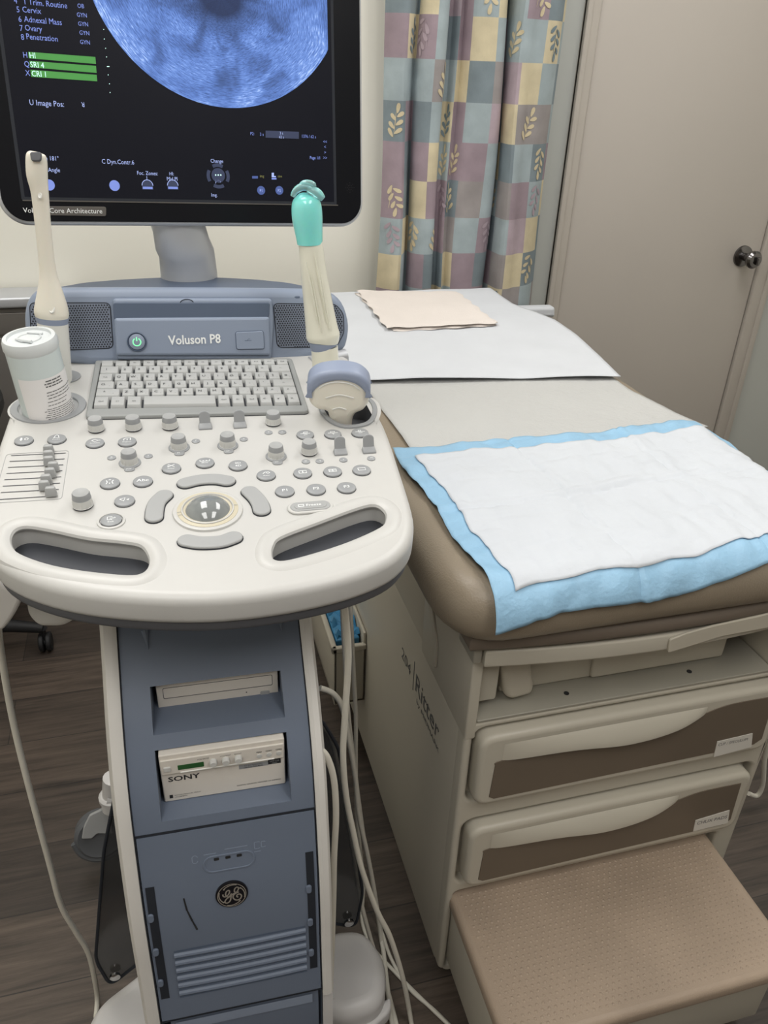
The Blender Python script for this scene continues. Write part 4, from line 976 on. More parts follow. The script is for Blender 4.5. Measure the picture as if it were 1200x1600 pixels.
def capsule(P, hw, n=10):
    A = []; B = []
    P = smooth(P, 5, False)
    for i, p in enumerate(P):
        t = (P[min(i + 1, len(P) - 1)] - P[max(i - 1, 0)]).normalized(); nn = V((-t.y, t.x)); A.append(p + nn * hw); B.append(p - nn * hw)
    def cap_(p, t): a0 = math.atan2(t.y, t.x) + math.pi / 2; return [V((p.x + hw * math.cos(a0 - math.pi * k_ / n), p.y + hw * math.sin(a0 - math.pi * k_ / n))) for k_ in range(1, n)]
    return [tuple(p) for p in A + cap_(P[-1], (P[-1] - P[-2]).normalized()) + B[::-1] + cap_(P[0], (P[0] - P[1]).normalized())]
for L_ in ([(290, 757), (306, 753), (322, 751), (340, 751), (355, 753.5)], [(257, 776), (246, 787), (242, 799), (241, 810)], [(390, 770), (401, 781), (407, 791), (409, 799)], [(292, 847), (310, 850), (330, 850), (348, 848), (365, 842)]):
    P = K.pts(L_); lp = capsule(P, .0088); b = MB(); b.prism(K, [grow(lp, .0006)], 0, .0008, 0, 1); b.prism(K, [lp], 0, .0034, .0016); PS = smooth(P, 4, False)
    b.stroke(K, [(q[0], q[1]) for q in smooth(P, 4, False)][1:-1], .0004, .0035, 1) if False else None
    b.build('paddle_button', ['grey2', 'seam'], console)
# freeze pill
u, v = K.px(485, 794); b = MB(); b.prism(K, [rrect(u - .0235, v - .0105, u + .0235, v + .0105, .0105, 10)], 0, .0026, .0018, 2); b.prism(K, [rrect(u - .0205, v - .0078, u + .0205, v + .0078, .0078, 10)], 0, .0034, .0010, 0)
b.prism(K, [rrect(u - .0165, v - .0052, u + .0165, v + .0052, .0052, 10)], 0, .0040, .0006, 0); b.text(K, 'Freeze', u - .0045, v - .0016, .0052, .0042, 1, 'L', bold=.01, sx=1.1)
b.prism(K, [rrect(u - .0125, v - .0018, u - .0065, v + .0022, .0005), rrect(u - .0118, v - .0011, u - .0072, v + .0015, .0003)], .004, .0042, 0, 1); b.build('freeze_button', ['grey2', 'winK', 'white'], console)
# trackball
u, v = K.px(325, 799); b = MB()
b.lathe(K, u, v, [(.0345, 0), (.034, .0022), (.0315, .003), (.0300, .0026), (.0300, .001)], 48, 0); b.lathe(K, u, v, [(.0300, .0005), (.0300, .0030), (.0262, .0034), (.0255, .0030)], 48, 1, [1, 1, 1]); b.lathe(K, u, v, [(.0262, .0005), (.0258, .0042), (.0245, .0046), (.0235, .002)], 48, 0)
for a in (185, 5, 195): b.stroke(K, [(u + .0262 * math.cos(R(a)), v + .0262 * math.sin(R(a))), (u + .0300 * math.cos(R(a)), v + .0300 * math.sin(R(a)))], .0006, .0037, 2)
b.build('trackball_ring', ['white', 'ballring', 'grey'], console)
b = MB(); Rb = .0262; cz_ = -.0115; b.lathe(K, u, v, [(Rb * math.sin(R(a)), cz_ + Rb * math.cos(R(a))) for a in range(100, 0, -5)], 48); b.build('trackball', 'ball', console)
# TGC slider bank
rowsS = [(17.5, 712.2, 103, 708.3, 76.5), (15, 721.4, 101, 717.4, 76.8), (12.5, 730.8, 99, 726.6, 77), (10, 740.2, 97.5, 735.8, 84), (7, 750, 95.8, 745.3, 79), (4.3, 760, 94, 755.3, 73), (1.5, 770, 92, 765, 70), (-2, 781, 90, 775, 80)]
b = MB()
for x0_, y0_, x1_, y1_, xs in rowsS: b.stroke(K, K.pts([(x0_, y0_), (x1_, y1_)]), .0012, .0004)
b.build('slider_slot', 'tray', console)
b = MB(); FRM = roundpoly(K.pts([(10, 710), (108, 704), (96.5, 780), (-12, 786.5)]), .005); b.prism(K, [grow(FRM, .0002), grow(FRM, -.0003)], 0, .0004, 0); b.build('slider_frame', 'grey2', console)
for x0_, y0_, x1_, y1_, xs in rowsS:
    yy = y0_ + (y1_ - y0_) * (xs - x0_) / (x1_ - x0_); u, v = K.px(xs + 1, yy); b = MB()
    b.hexa([K.w(u + a, v + c, .0008) for a, c in ((-.0062, -.0036), (.0062, -.0036), (.0055, .0036), (-.0055, .0036))], [K.w(u + a, v + c, .0115) for a, c in ((-.0050, -.0026), (.0050, -.0026), (.0045, .003), (-.0045, .003))], .0018); b.build('gain_slider', 'grey2', console)
# ---- speaker / power panel behind the keyboard
kbk = K.px(300, 566); B0 = K.w(kbk[0], kbk[1] + .004, .0)
lean = R(14); PF = Frame(B0, kx, ky * math.sin(lean) + V((0, 0, math.cos(lean))))
pw = PF.pts([(38, 520), (37, 490), (44, 466), (62, 452), (110, 449), (300, 449), (480, 451), (515, 456), (535, 472), (545, 500), (545, 525), (536, 548), (505, 557), (478, 566), (430, 573), (140, 573), (100, 557), (52, 556), (40, 545)])
b = MB(); b.prism(PF, [[tuple(p) for p in smooth(pw, 3)]], -.07, 0, .012, res=5); panel = b.build('speaker_housing', 'blue', U, angle=50)
b = MB(); cb = PF.pts([(176, 466), (424, 466), (427, 500), (423, 562), (182, 562), (180, 510)], .0)
b.prism(PF, [roundpoly(cb, .006)], -.002, .008, .004, res=3); b.build('centre_block', 'blue', panel)
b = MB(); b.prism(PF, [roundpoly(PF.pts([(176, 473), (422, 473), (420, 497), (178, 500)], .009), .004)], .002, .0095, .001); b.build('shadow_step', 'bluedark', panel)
b = MB(); b.prism(PF, [roundpoly(PF.pts([(178, 497), (421, 495), (423, 556), (181, 556)], .012), .004)], .002, .013, .004); b.build('name_block', 'blue', panel); HN = .0132
# hex mesh grilles
for L_ in ([(47, 474), (171, 474), (176, 543), (110, 546), (60, 546), (50, 540)], [(428, 475), (524, 476), (536, 490), (537, 520), (525, 542), (434, 542)]):
    lp = roundpoly(PF.pts(L_, .001), .006); b = MB(); b.prism(PF, [grow(lp, .0012)], -.001, .0006, 0, 0); b.prism(PF, [lp], -.001, .001, 0, 1)
    us = [p[0] for p in lp]; vs_ = [p[1] for p in lp]; st_ = .0034; j = 0; v = min(vs_) + .002
    def inside(x, y):
        c_ = False; n = len(lp)
        for i in range(n):
            x1_, y1_ = lp[i]; x2_, y2_ = lp[i - 1]
            if (y1_ > y) != (y2_ > y) and x < (x2_ - x1_) * (y - y1_) / (y2_ - y1_) + x1_: c_ = not c_
        return c_
    while v < max(vs_):
        x = min(us) + .0015 + (st_ / 2 if j % 2 else 0)
        while x < max(us):
            if inside(x, v) and inside(x + .001, v) and inside(x - .001, v + .001): b.poly(PF, ell(x, v, .00115, .00115, 6), .0012, 0)
            x += st_
        v += st_ * .85; j += 1
    b.build('speaker_grille', ['seam', 'grille'], panel)
u, v = PF.px(214, 534, HN); b = MB(); b.lathe(PF, u, v, [(.0125, HN - .002), (.0125, HN + .0015), (.0115, HN + .002), (.0105, HN + .0004)], 32, 0); b.build('power_ring', 'bluedark', panel)
b = MB(); b.lathe(PF, u, v, [(.0100, HN - .002), (.0100, HN + .0018), (.009, HN + .0024)], 32, 0); b.stroke(PF, [(u + .0048 * math.cos(R(a)), v - .0002 + .0048 * math.sin(R(a))) for a in range(120, 421, 12)], .0012, HN + .0027, 1); b.stroke(PF, [(u, v + .001), (u, v + .006)], .0012, HN + .0027, 1); b.build('power_button', ['blue', 'ledgreen'], panel)
u, v = PF.px(264, 538.5, HN); u2, _ = PF.px(346, 538, HN)
b = MB(); vs_, fs_ = textgeo('Voluson P8', .022); wt = max(q.x for q in vs_) - min(q.x for q in vs_); sz = .0165
b.text(PF, 'Voluson P8', u, v, sz, HN + .0008, 0, 'L', bold=.022, sx=(u2 - u) / (wt * sz)); b.build('name_lettering', 'winK', panel)
b = MB(); L_ = PF.pts([(368, 519), (411, 517), (413, 545), (370, 546)], HN); b.prism(PF, [grow(roundpoly(L_, .003), .0008)], HN - .002, HN + .0003, 0, 1); b.prism(PF, [roundpoly(L_, .003)], HN - .002, HN + .002, .001); 
x_, y_ = PF.px(387, 532, HN); b.stroke(PF, [(x_ - .004, y_), (x_ + .005, y_)], .0007, HN + .0022, 1); b.stroke(PF, [(x_ - .001, y_), (x_ + .001, y_ + .002), (x_ + .003, y_ + .002)], .0005, HN + .0022, 1); b.build('usb_cover', ['blue', 'bluedark'], panel)
u, v = PF.px(292, 474, .009); b = MB(); b.stroke(PF, [(u + .0085 * math.cos(R(a)), v + .005 * math.sin(R(a))) for a in range(10, 171, 10)], .0012, .0092, 0); b.build('embossed_arc', 'seam', panel)
# dark crescent shelf behind, silver hinge bits
b = MB(); topz = PF.w(*PF.px(300, 449), -.03).z
TF2 = Frame(V((0, 0, topz - .006)), (1, 0, 0), (0, 1, 0)); L_ = TF2.pts([(86, 449), (130, 441), (190, 436), (250, 433), (345, 433), (400, 436), (450, 441), (480, 447), (475, 462), (90, 462)])
b.prism(TF2, [roundpoly(L_, .01)], -.02, 0, .003); b.build('rear_shelf', 'bluedark', U)
for P in ([(104, 560), (150, 558)], [(485, 562), (540, 552)]):
    b = MB(); b.tube([K.w(*K.px(*P[0]), -.006), K.w(*K.px(*P[1]), -.004)], .010, 14); b.build('swivel_hinge', 'silver', U)
# ---- monitor
_h = V((3150, 430, 1250)).normalized(); _v = V((-10, -3600, 1250)).normalized()
mh = cr * _h.x + cu * _h.y + cw * _h.z; mv = -(cr * _v.x + cu * _v.y + cw * _v.z)
MO = CAM + ray(300, 352) * 1.08; MF = Frame(MO, mh, mv)
ur, _ = MF.px(568, 300); _, vb = MF.px(300, 353); ul = MF.px(-12, 100)[0]; ul = min(ul, MF.px(-6, 300)[0]); vt = vb + .42
print('monitor', ur - ul)
b = MB(); b.prism(MF, [rrect(ul, vb, ur, vt, .034, 10)], -.035, 0, .006, res=4); mon = b.build('monitor', 'silver', U, angle=50)
b = MB(); e_ = .0045; b.prism(MF, [rrect(ul + e_, vb + e_, ur - e_, vt - e_, .030, 10)], -.002, .002, .001); b.build('bezel', 'bezel', mon)
sl = MF.px(24, 200)[0]; sr_ = MF.px(519, 200)[0]; sb = MF.px(300, 312)[1]; stp = vt - .04; H = .0022
b = MB(); b.prism(MF, [rrect(sl - .004, sb - .004, sr_ + .004, stp, .002)], 0, .0024, .0002); b.build('screen_rim', 'seam', mon)
b = MB(); b.stroke(MF, [(sl - .003, sb - .0042), (sr_ + .006, sb - .0042)], .0014, .0026, 0); b.build('rim_highlight', 'tag', mon)
H = .0025; S = MB(); S.poly(MF, [(sl, sb), (sr_, sb), (sr_, stp), (sl, stp)], H, 0); Hs = H + .0004
mats_s = ['screenoff', 'fan', 'txt', 'bar', 'bart', 'txtd', 'txty', 'dim', 'txt2']
# sector
pf = [V(p) for p in MF.pts([(145, 0), (170, 55), (225, 115), (280, 147), (355, 168.5), (425, 157), (475, 127), (505, 70)], H)]
def circ(P):
    import itertools
    a = P[0]; b_ = P[4]; c = P[6]
    d = 2 * (a.x * (b_.y - c.y) + b_.x * (c.y - a.y) + c.x * (a.y - b_.y))
    ux = ((a.x**2 + a.y**2) * (b_.y - c.y) + (b_.x**2 + b_.y**2) * (c.y - a.y) + (c.x**2 + c.y**2) * (a.y - b_.y)) / d
    uy = ((a.x**2 + a.y**2) * (c.x - b_.x) + (b_.x**2 + b_.y**2) * (a.x - c.x) + (c.x**2 + c.y**2) * (b_.x - a.x)) / d
    return V((ux, uy))
cc = circ(pf); Rr = (pf[4] - cc).length
uvl = S.bm.loops.layers.uv.new('UVMap'); NA, NR = 90, 12; rg = []
ucl = MF.px(512, 60, H)[0]
ap = V((MF.px(345, -5, H)))
for j in range(NR + 1):
    for i in range(NA + 1):
        a = R(180 + 180 * i / NA); rim = cc + V((math.cos(a), math.sin(a))) * Rr; rim.x = min(rim.x, ucl)
        rim.y = min(rim.y, stp); p = ap.lerp(rim, j / NR); rg.append((p, i / NA, j / NR))
vs_ = [S.bm.verts.new(MF.w(p.x, p.y, Hs)) for p, _, _ in rg]
for j in range(NR):
    for i in range(NA):
        ids = (j * (NA + 1) + i, j * (NA + 1) + i + 1, (j + 1) * (NA + 1) + i + 1, (j + 1) * (NA + 1) + i)
        try: f = S.bm.faces.new([vs_[k_] for k_ in ids])
        except ValueError: continue
        f.material_index = 1
        for lo_, k_ in zip(f.loops, ids): lo_[uvl].uv = (rg[k_][1], rg[k_][2])
pxm = depth(MO) / FPX
def st(s_, x, y, h=9, mi=2, al='L', bold=0, rot=0, tl=0): u, v = MF.px(x, y, Hs); S.text(MF, s_, u, v, h * pxm * 1.26, Hs, mi, al, bold, 0, .86, rot)
def sq(P, mi, r_=0, h=Hs): S.poly(MF, [tuple(p) for p in MF.pts(P, h)], h, mi)
for a in (('4   1 Trim. Routine', 22, 5), ('5', 26, 19), ('Cervix', 35, 19), ('6', 29, 34), ('Adnexal Mass', 38, 34), ('7', 31, 48), ('Ovary', 39, 47.5), ('8', 33, 62), ('Penetration', 41, 61)): st(*a, h=8)
for a in (('OB', 121, 12), ('GYN', 120, 26), ('GYN', 122, 40), ('GYN', 124, 54), ('GYN', 125, 68.5)): st(*a, h=6)
for a in (('H', 36, 90), ('Q', 38, 104), ('X', 40, 118)): st(*a, h=8)
for P in ([(44, 81), (149, 89), (150, 100), (45, 91)], [(46, 95), (150, 103), (151, 114), (47, 105)], [(47.5, 109), (151, 117), (152, 127), (49, 120)]): sq(P, 3)
Hs += .0002
for a in (('HI', 46, 90.5), ('SRI 4', 47.5, 105), ('CRI 1', 49.5, 119)): st(*a, h=8, mi=4)
Hs -= .0002
st('U Image Pos:', 46, 164, 8, 8); st('R', 132, 160, 7, 8, rot=math.pi); st('Angle 181°', 92, 251, 6.5, 8, 'R'); st('Mask Angle', 94, 269, 6.5, 8, 'R'); st('C Dyn.Contr.6', 159, 255.5, 7, 8); st('Foc. Zones:', 214, 273, 6, 8); st('1', 228, 281, 6, 8); st('HI:', 264.5, 274, 5.5, 8); st('Mid PI', 260.5, 282, 6, 8)
st('Change', 329, 254, 6, 8); st('Img.', 330, 307, 5.5, 8); st('P2:', 391, 211, 5, 2); st('3 s', 406, 212, 5, 2); st('1376 / 62 s', 471, 215, 5, 2); st('Page 1/1', 484, 248.5, 5, 2, bold=.01)
sq([(415, 204), (467, 206), (467, 217), (415, 215)], 7); Hs += .0002; st('3 s', 437, 210, 4.5, 8); st('62 s', 436, 216, 4.5, 8); Hs -= .0002
for y, s_ in ((224, '<<'), (232, '<'), (240.5, '>'), (249, '>>')): st(s_, 508, y, 5.5, 2, 'C')
def disc(x, y, rp, mi, h=0):
    u, v = MF.px(x, y, Hs + h); S.poly(MF, ell(u, v, rp * pxm, rp * pxm, 20), Hs + h, mi)
for x, y in ((77, 289), (179, 290)): disc(x, y, 7.5, 2); 
for x in (230.5, 270): 
    u, v = MF.px(x, 290, Hs); r_ = 8 * pxm; S.poly(MF, [(u + r_ * math.cos(R(a)), v + r_ * math.sin(R(a))) for a in range(0, 181, 15)] + [(u - r_, v - r_ * .7), (u + r_, v - r_ * .7)], Hs, 7); S.stroke(MF, [(u + r_ * math.cos(R(a)), v + r_ * math.sin(R(a))) for a in range(0, 181, 15)], .0008, Hs + .0002, 8); S.poly(MF, [(u - r_ * .9, v - r_ * .2), (u + r_ * .9, v - r_ * .2), (u + r_ * .9, v - r_ * .6), (u - r_ * .9, v - r_ * .6)], Hs + .0002, 2)
disc(341, 274, 10.5, 7); st('pos', 341, 285, 6, 8, 'C')
for q in (-4, 0, 4): disc(341 + q, 273.5, 1.1, 4, .0002)
u, v = MF.px(341, 275, Hs)
for a0 in (0, 90, 180, 270): S.stroke(MF, [(u + 15.5 * pxm * math.cos(R(a0 + a)), v + 15.5 * pxm * math.sin(R(a0 + a))) for a in range(-30, 31, 10)], 5 * pxm, Hs, 7)
for x, s_ in ((408, 'P1'), (436.5, 'P2')): disc(x, 297.5, 6.5, 5); Hs += .0002; st(s_, x, 300, 5, 8, 'C'); Hs -= .0002
sq([(394, 275), (403, 275), (403, 279), (394, 279)], 5); st('img', 406, 277, 4.5, 6); sq([(424.5, 270), (428, 270), (428, 275), (431, 275), (431, 277), (424.5, 277)], 8); sq([(424.5, 278), (432, 278), (432, 280.5), (424.5, 280.5)], 2); st('cine', 434, 277, 4, 6)
for i in range(9):
    x = 160 + i * 1.7; y = 34 + i * 14; 
for i, (x, y) in enumerate([(162, 46), (163, 61), (165, 75.5), (166.5, 89), (169, 104), (169, 117), (171, 131), (172, 144.5)]): sq([(x - (2 if i == 4 else .6), y - .7), (x + (2 if i == 4 else .6), y - .7), (x + (2 if i == 4 else .6), y + .7), (x - (2 if i == 4 else .6), y + .7)], 4)
S.build('screen', mats_s, mon, recalc=False)
b = MB(); L_ = roundpoly(MF.pts([(52, 322), (166, 323), (166, 338), (52, 336)], .003), .003); b.prism(MF, [L_], .0018, .0034, .0005, 0); u, v = MF.px(160, 333.5, .0035); b.text(MF, 'Voluson Core Architecture', u, v, 7.2 * pxm * 1.35, .0037, 1, 'R'); b.build('caption_tag', ['tag', 'winK'], mon)
b = MB(); u, v = MF.px(547, 293, .003)
for rr_, nn in ((0, 1), (.0032, 8), (.0062, 8)):
    for k_ in range(nn): b.poly(MF, ell(u + rr_ * math.cos(2 * math.pi * k_ / nn), v + rr_ * math.sin(2 * math.pi * k_ / nn), .0006, .0006, 8), .0024, 0)
b.build('microphone_holes', 'ink', mon)
# neck
nb_ = CAM + ray(297, 447) * 1.16; b = MB()
zt_ = DY(290, 352, nb_.y).z
NF = Frame(nb_, (1, 0, 0), (0, 1, 0))
r0 = 43 * 1.16 / FPX
tp = MO + mh * (MF.px(288, 352)[0]) + mv * .02 - MF.en * .085
b.tube([nb_ + V((0, 0, -.04)), nb_ + V((0, 0, .0)), nb_ + V((0, 0, .018)), nb_ + V((-.001, -.003, .048)), nb_ + V((-.006, -.01, .062)), nb_ + V((-.009, -.014, .085)), V((tp.x - .006, tp.y, nb_.z + .11)), V((tp.x - .006, tp.y + .005, nb_.z + .17))], [r0 * 1.02, r0 * 1.02, r0, r0 * .97, r0 * .95, r0 * .9, r0 * .88, r0 * .8], 32, side=(1, 0, 0), flat=.85)
b.build('monitor_neck', 'silver', U)
b = MB(); b.lathe(NF, 0, 0, [(r0 * 1.06, -.03), (r0 * 1.06, -.002), (r0 * 1.0, .0005)], 32, sy=.88); b.build('neck_collar', 'seam', U)
# ================================================================== PROBES
def vfrom(base):
    """vertical plane through base facing the camera"""
    n = V((base.x - CAM.x, base.y - CAM.y, 0)).normalized(); return n
def VP(base, n, x, y, push=0): d = ray(x, y); t = (base + n * push - CAM).dot(n) / d.dot(n); return CAM + d * t
def stations(base, n, L, push=0):
    P = []; Rr_ = []
    for x, y, hw in L: p = VP(base, n, x, y, push); P.append(p); Rr_.append(hw * depth(p) / FPX)
    return P, Rr_
def dens(L, k_=4):
    S_ = smooth([V(l) for l in L], k_, False); return [(s_[0], s_[1], max(.3, s_[2])) for s_ in S_]
# left cream endocavity probe
bs = K.w(*K.px(97, 596), 0); nn = vfrom(bs)
W = thing('cavity_probe', 'uncovered cream wand-shaped ultrasound probe standing in the left holder', 'ultrasound probe', bs + V((0, 0, 0)))
L_ = dens([(56, 237.5, 8), (56, 241, 14), (57, 252, 16.2), (58, 275, 16), (62, 300, 13.5), (66, 340, 12.3), (71, 390, 12), (75, 425, 13), (78, 450, 18), (80, 475, 24), (80.5, 488, 26), (81, 495, 25)])
P, Q = stations(bs, nn, L_); b = MB(); b.tube(P, Q, 24, 0, side=cr, flat=.8); b.build('shaft', 'cream', W)
b = MB(); P, Q = stations(bs, nn, [(81, 494, 25), (81.5, 498, 24.5), (82, 504, 23.8)]); b.tube(P, Q, 24, 0, side=cr, flat=.8); b.build('grip_band', 'probegrey', W)
b = MB(); P, Q = stations(bs, nn, dens([(82, 503, 23.6), (85, 530, 22.5), (90, 565, 20), (95, 590, 17), (97, 603, 14)])); b.tube(P, Q, 24, 0, side=cr, flat=.8); b.build('handle', 'creamw', W)
b = MB(); FT = Frame(VP(bs, nn, 56, 246, -.011), cr, cu); b.prism(FT, [roundpoly([tuple(p) for p in FT.pts([(47, 238), (65, 238), (64, 252), (49, 252)])], .003)], -.002, .0015, .001); b.build('lens', 'darklip', W)
for x, y, s_ in ((62.5, 306, .0035), (81, 483, .0055)): 
    FT = Frame(VP(bs, nn, x, y, -.0145 if y > 400 else -.0108), cr, cu); b = MB(); b.lathe(FT, 0, 0, [(s_, 0), (s_ * .8, .001), (s_ * .5, .0004)], 18, sx=.7); b.build('orientation_dot', 'creamw', W)
# right covered probe
bs = K.w(*K.px(505, 592), 0); nn = vfrom(bs)
W = thing('covered_cavity_probe', 'wand-shaped ultrasound probe in a latex cover tipped with teal gel', 'ultrasound probe', bs)
b = MB(); P, Q = stations(bs, nn, [(505.5, 529, 22.5), (505.5, 533, 22.5), (506, 540, 22), (507, 543, 21)]); b.tube(P, Q, 28, 0, side=cr, flat=.85); b.build('grip_band', 'probegrey', W)
b = MB(); P, Q = stations(bs, nn, [(507, 541, 21), (508, 560, 21), (509, 580, 20.5), (508, 600, 18)]); b.tube(P, Q, 28, 0, side=cr, flat=.85); b.build('handle', 'sheath', W)
b = MB(); L_ = dens([(484, 372, 19), (487, 395, 19.5), (490, 425, 20.5), (495, 460, 22), (500, 495, 24), (503, 515, 25.5), (504.5, 524, 26.5), (505.5, 531, 24.5), (505.5, 533, 22.8)])
P, Q = stations(bs, nn, L_); b.tube(P, Q, 28, 0, side=cr, flat=.85)
for x0_, y0_, x1_, y1_ in ((479, 410, 497, 505), (492, 395, 512, 505), (486, 430, 503, 520), (501, 430, 516, 515)):
    b.tube([VP(bs, nn, x0_, y0_, -.0155), VP(bs, nn, (x0_ + x1_) / 2, (y0_ + y1_) / 2, -.0172), VP(bs, nn, x1_, y1_, -.018)], [.0006, .0012, .0006], 6, 0)
b.build('latex_cover', 'sheath', W)
b = MB(); L_ = dens([(478, 301.5, 6), (478, 304, 13), (478.5, 311, 20), (479, 322, 23.5), (480, 340, 24), (482, 360, 22), (483.5, 374, 20.5), (484, 381, 19.8)]); P, Q = stations(bs, nn, L_); b.tube(P, Q, 28, 0, side=cr, flat=.9); b.build('gel_tip', 'teal', W)
b = MB()
for L2, rr_ in (([(457, 302), (462, 293), (472, 287), (482, 288), (492, 294), (502, 304)], 5.5), ([(470, 288), (472, 283), (480, 281), (490, 284), (488, 291)], 4.5), ([(480, 291), (494, 296), (505, 306)], 7)):
    PP = [VP(bs, nn, x, y + 5, -.006) for x, y in L2]; PP = smooth(PP, 4, False); r1 = rr_ * depth(bs) / FPX; b.tube(PP, [r1 * (.55 + .45 * math.sin(math.pi * i / (len(PP) - 1))) for i in range(len(PP))], 14, 0)
b.build('gathered_tip', 'gelclear', W)
# convex probe resting head up in the front right holder
bs = K.w(*K.px(541, 650), 0); nn = vfrom(bs); 
W = thing('convex_probe', 'broad curved-head ultrasound probe resting handle down in the front right holder', 'ultrasound probe', bs)
FT = Frame(VP(bs, nn, 534, 640), (nn.y, -nn.x, 0), (-nn * .22 + V((0, 0, 1))))
hd = [(483, 604), (484, 622), (496, 633), (511, 637), (515, 650), (517, 668), (519, 690), (548, 690), (549, 668), (551, 650), (556, 640), (568, 634), (576, 622), (577, 606), (572, 590), (556, 580), (531, 577), (505, 582), (488, 592)]
b = MB(); b.prism(FT, [[tuple(p) for p in smooth([V(q) for q in FT.pts(hd)], 4)]], -.012, .013, .009, res=5); b.build('body', 'cream', W)
b = MB(); ar = [(482, 614), (480, 598), (484, 584), (500, 574), (530, 570), (558, 574), (574, 585), (579, 598), (577, 614), (571, 606), (556, 592), (531, 586), (506, 591), (490, 604)]
b.prism(FT, [[tuple(p) for p in smooth([V(q) for q in FT.pts(ar)], 4)]], -.0145, .0155, .006, res=5); b.build('transducer_face', 'probegrey', W)
b = MB()
for L2 in ([(499, 606), (512, 599), (531, 597), (550, 601), (562, 609)], [(509, 622), (530, 617), (553, 622)], [(519, 640), (530, 637), (541, 640)]):
    P = smooth([V(q) for q in FT.pts(L2, .0133)], 4, False); b.tube([FT.w(p[0], p[1], .0133) for p in P], .0010, 6)
b.build('grip_ridge', 'creamw', W)
# ================================================================== CAN in the left holder
cb_ = K.w(*K.px(78, 640), -.03); tp = None
bsx = CAM + ray(45, 527) * (depth(cb_) * .925)
ax_ = (bsx - cb_).normalized(); r_ = 42 * depth(bsx) / FPX
CF_ = Frame(cb_, cr.cross(ax_).cross(ax_) * -1, (0, 1, 0)); 
e1 = (cr - ax_ * cr.dot(ax_)).normalized(); CF_ = Frame(cb_, e1, ax_.cross(e1)); Hc = (bsx - cb_).length
W = thing('wipes_canister', 'white cylindrical canister standing upside down in the left cup holder', 'canister', cb_)
b = MB(); rb = r_ * .96; b.lathe(CF_, 0, 0, [(rb * .9, 0), (rb, .003), (rb, Hc * .75), (rb, Hc - .012)], 48); b.build('body', 'canw', W)
b = MB(); b.lathe(CF_, 0, 0, [(rb, Hc - .013), (r_ * 1.0, Hc - .010), (r_ * .985, Hc - .003), (r_ * .93, Hc + .001), (r_ * .80, Hc + .0015), (r_ * .77, Hc - .0015), (r_ * .5, Hc - .001)], 48); b.build('rounded_end', 'canlid', W)
b = MB(); b.stroke(CF_, [(r_ * .42 * math.cos(R(a)), r_ * .42 * math.sin(R(a))) for a in range(0, 361, 15)], .0012, Hc + .0002, 0); b.tube([CF_.w(-.012, -.006, Hc), CF_.w(.008, -.014, Hc + .001)], .0018, 8); b.tube([CF_.w(-.006, .012, Hc), CF_.w(.012, .010, Hc)], .0012, 8); b.build('end_moulding', 'canlid', W)
def cyl(a, h, lift=.0003): return CF_.w((rb + lift) * math.cos(a), (rb + lift) * math.sin(a), h)
fa = math.atan2((CAM - cb_).dot(CF_.ey), (CAM - cb_).dot(CF_.ex))
a0, a1 = fa - R(52), fa + R(88); h0, h1 = .010, Hc * .68
b = MB(); b.grid(lambda s_, t: cyl(a0 + (a1 - a0) * s_, h0 + (h1 - h0) * t), 30, 4); b.build('label', 'label', W, recalc=False)
b = MB(); random.seed(9)
def lines(ha, hb, n, sA, sB, wd):
    for i in range(n):
        h = ha + (hb - ha) * i / max(1, n - 1); a = sA + random.uniform(0, .06); e = sB - random.uniform(0, .12)
        while a < e:
            w2 = random.uniform(.03, .09); b.grid(lambda s_, t: cyl(a0 + (a1 - a0) * min(a + w2 * s_, e), h - wd / 2 + wd * t, .0006), 2, 1); a += w2 + .012
lines(h0 + .003, h0 + (h1 - h0) * .48, 14, .30, .98, .0007); lines(h0 + (h1 - h0) * .54, h0 + (h1 - h0) * .60, 2, .38, .8, .0008); lines(h0 + (h1 - h0) * .66, h0 + (h1 - h0) * .76, 3, .36, .98, .0009); lines(h0 + (h1 - h0) * .86, h0 + (h1 - h0) * .95, 3, .38, .78, .0014)
b.build('small_print', 'inkgrey', W, recalc=False)
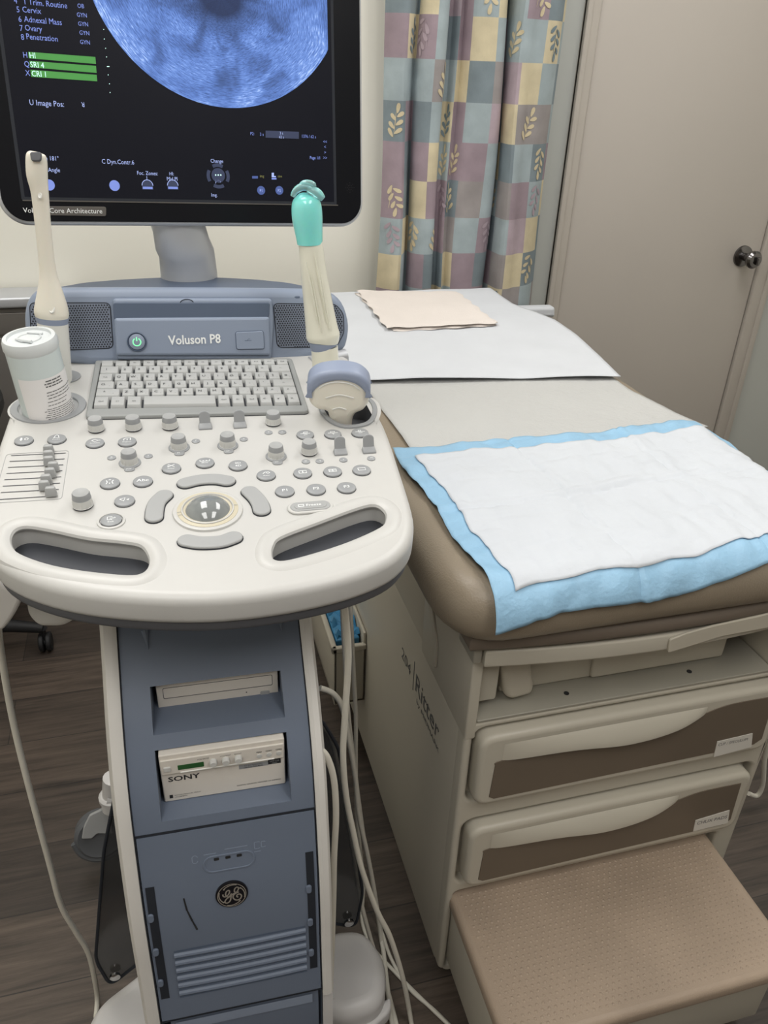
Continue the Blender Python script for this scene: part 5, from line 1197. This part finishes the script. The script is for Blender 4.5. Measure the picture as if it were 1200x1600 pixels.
# ================================================================== CABLES
def cable(pts, y, r_, label, name='probe_cable', grp='cream probe cables'):
    P = []
    for q in pts:
        x, yy = q[0], q[1]; Y_ = q[2] if len(q) > 2 else y; p = DY(x, yy, Y_)
        if p.z < r_: p = DZ(x, yy, r_)
        P.append(p)
    if P[-1].z > .03: q = P[-1]; P += [V((q.x + .01, q.y, max(r_, q.z * .4))), V((q.x + .02, q.y + .01, r_)), V((q.x + .03, q.y + .06, r_))]
    b = MB(); S_ = smooth(P, 6, False)
    for s_ in S_: s_.z = max(s_.z, r_)
    b.tube(S_, r_, 12); tag(b.build(name, 'cable', origin=P[-1]), label, 'cable')
cable([(2, 915, .755), (-2, 935, .77), (-4, 965, .80), (2, 1022, .84), (20, 1125), (45, 1229), (78, 1352), (95, 1414), (118, 1455), (138, 1489), (148, 1530), (152, 1559), (150, 1590)], .86, .0042, 'thick cream cable hanging alone over the floor left of the column')
cable([(536, 925), (542, 985), (544, 1034), (539, 1119), (536, 1181), (541, 1244), (552, 1300), (566, 1360), (590, 1425), (610, 1465), (630, 1530), (643, 1600), (650, 1650)], .70, .0040, 'foremost cream cable dropping straight from under the console edge beside the column')
cable([(500, 1075), (521, 1084), (535, 1106), (544, 1150), (555, 1213), (561, 1275), (575, 1340), (586, 1400), (596, 1470), (605, 1540), (614, 1610)], .86, .0042, 'cream cable arching out of the column top and falling behind the foremost one')
cable([(500, 1133), (516, 1150), (527, 1197), (539, 1259), (551, 1330), (562, 1400), (580, 1470), (600, 1530), (622, 1610)], .82, .0038, 'cream cable leaving the column below the topmost arching one')
cable([(500, 1170), (512, 1185), (522, 1220), (525, 1275), (522, 1340), (521, 1400), (518, 1500), (514, 1600), (512, 1640)], .66, .0040, 'cream cable hugging the right white rail down over the base foot')
cable([(532, 890), (535, 960), (540, 1050), (545, 1120), (552, 1181), (564, 1275), (574, 1340), (586, 1400), (596, 1455), (612, 1500), (640, 1545), (680, 1580), (720, 1620)], .90, .0032, 'thin cream cable running out across the floor toward the exam table')
cable([(544, 890), (549, 980), (553, 1060), (556, 1120), (556, 1181), (557, 1260), (560, 1300), (568, 1380), (566, 1440), (582, 1480), (618, 1520), (660, 1562), (700, 1600)], .95, .0034, 'rearmost thin cream cable seen between the others above the floor')
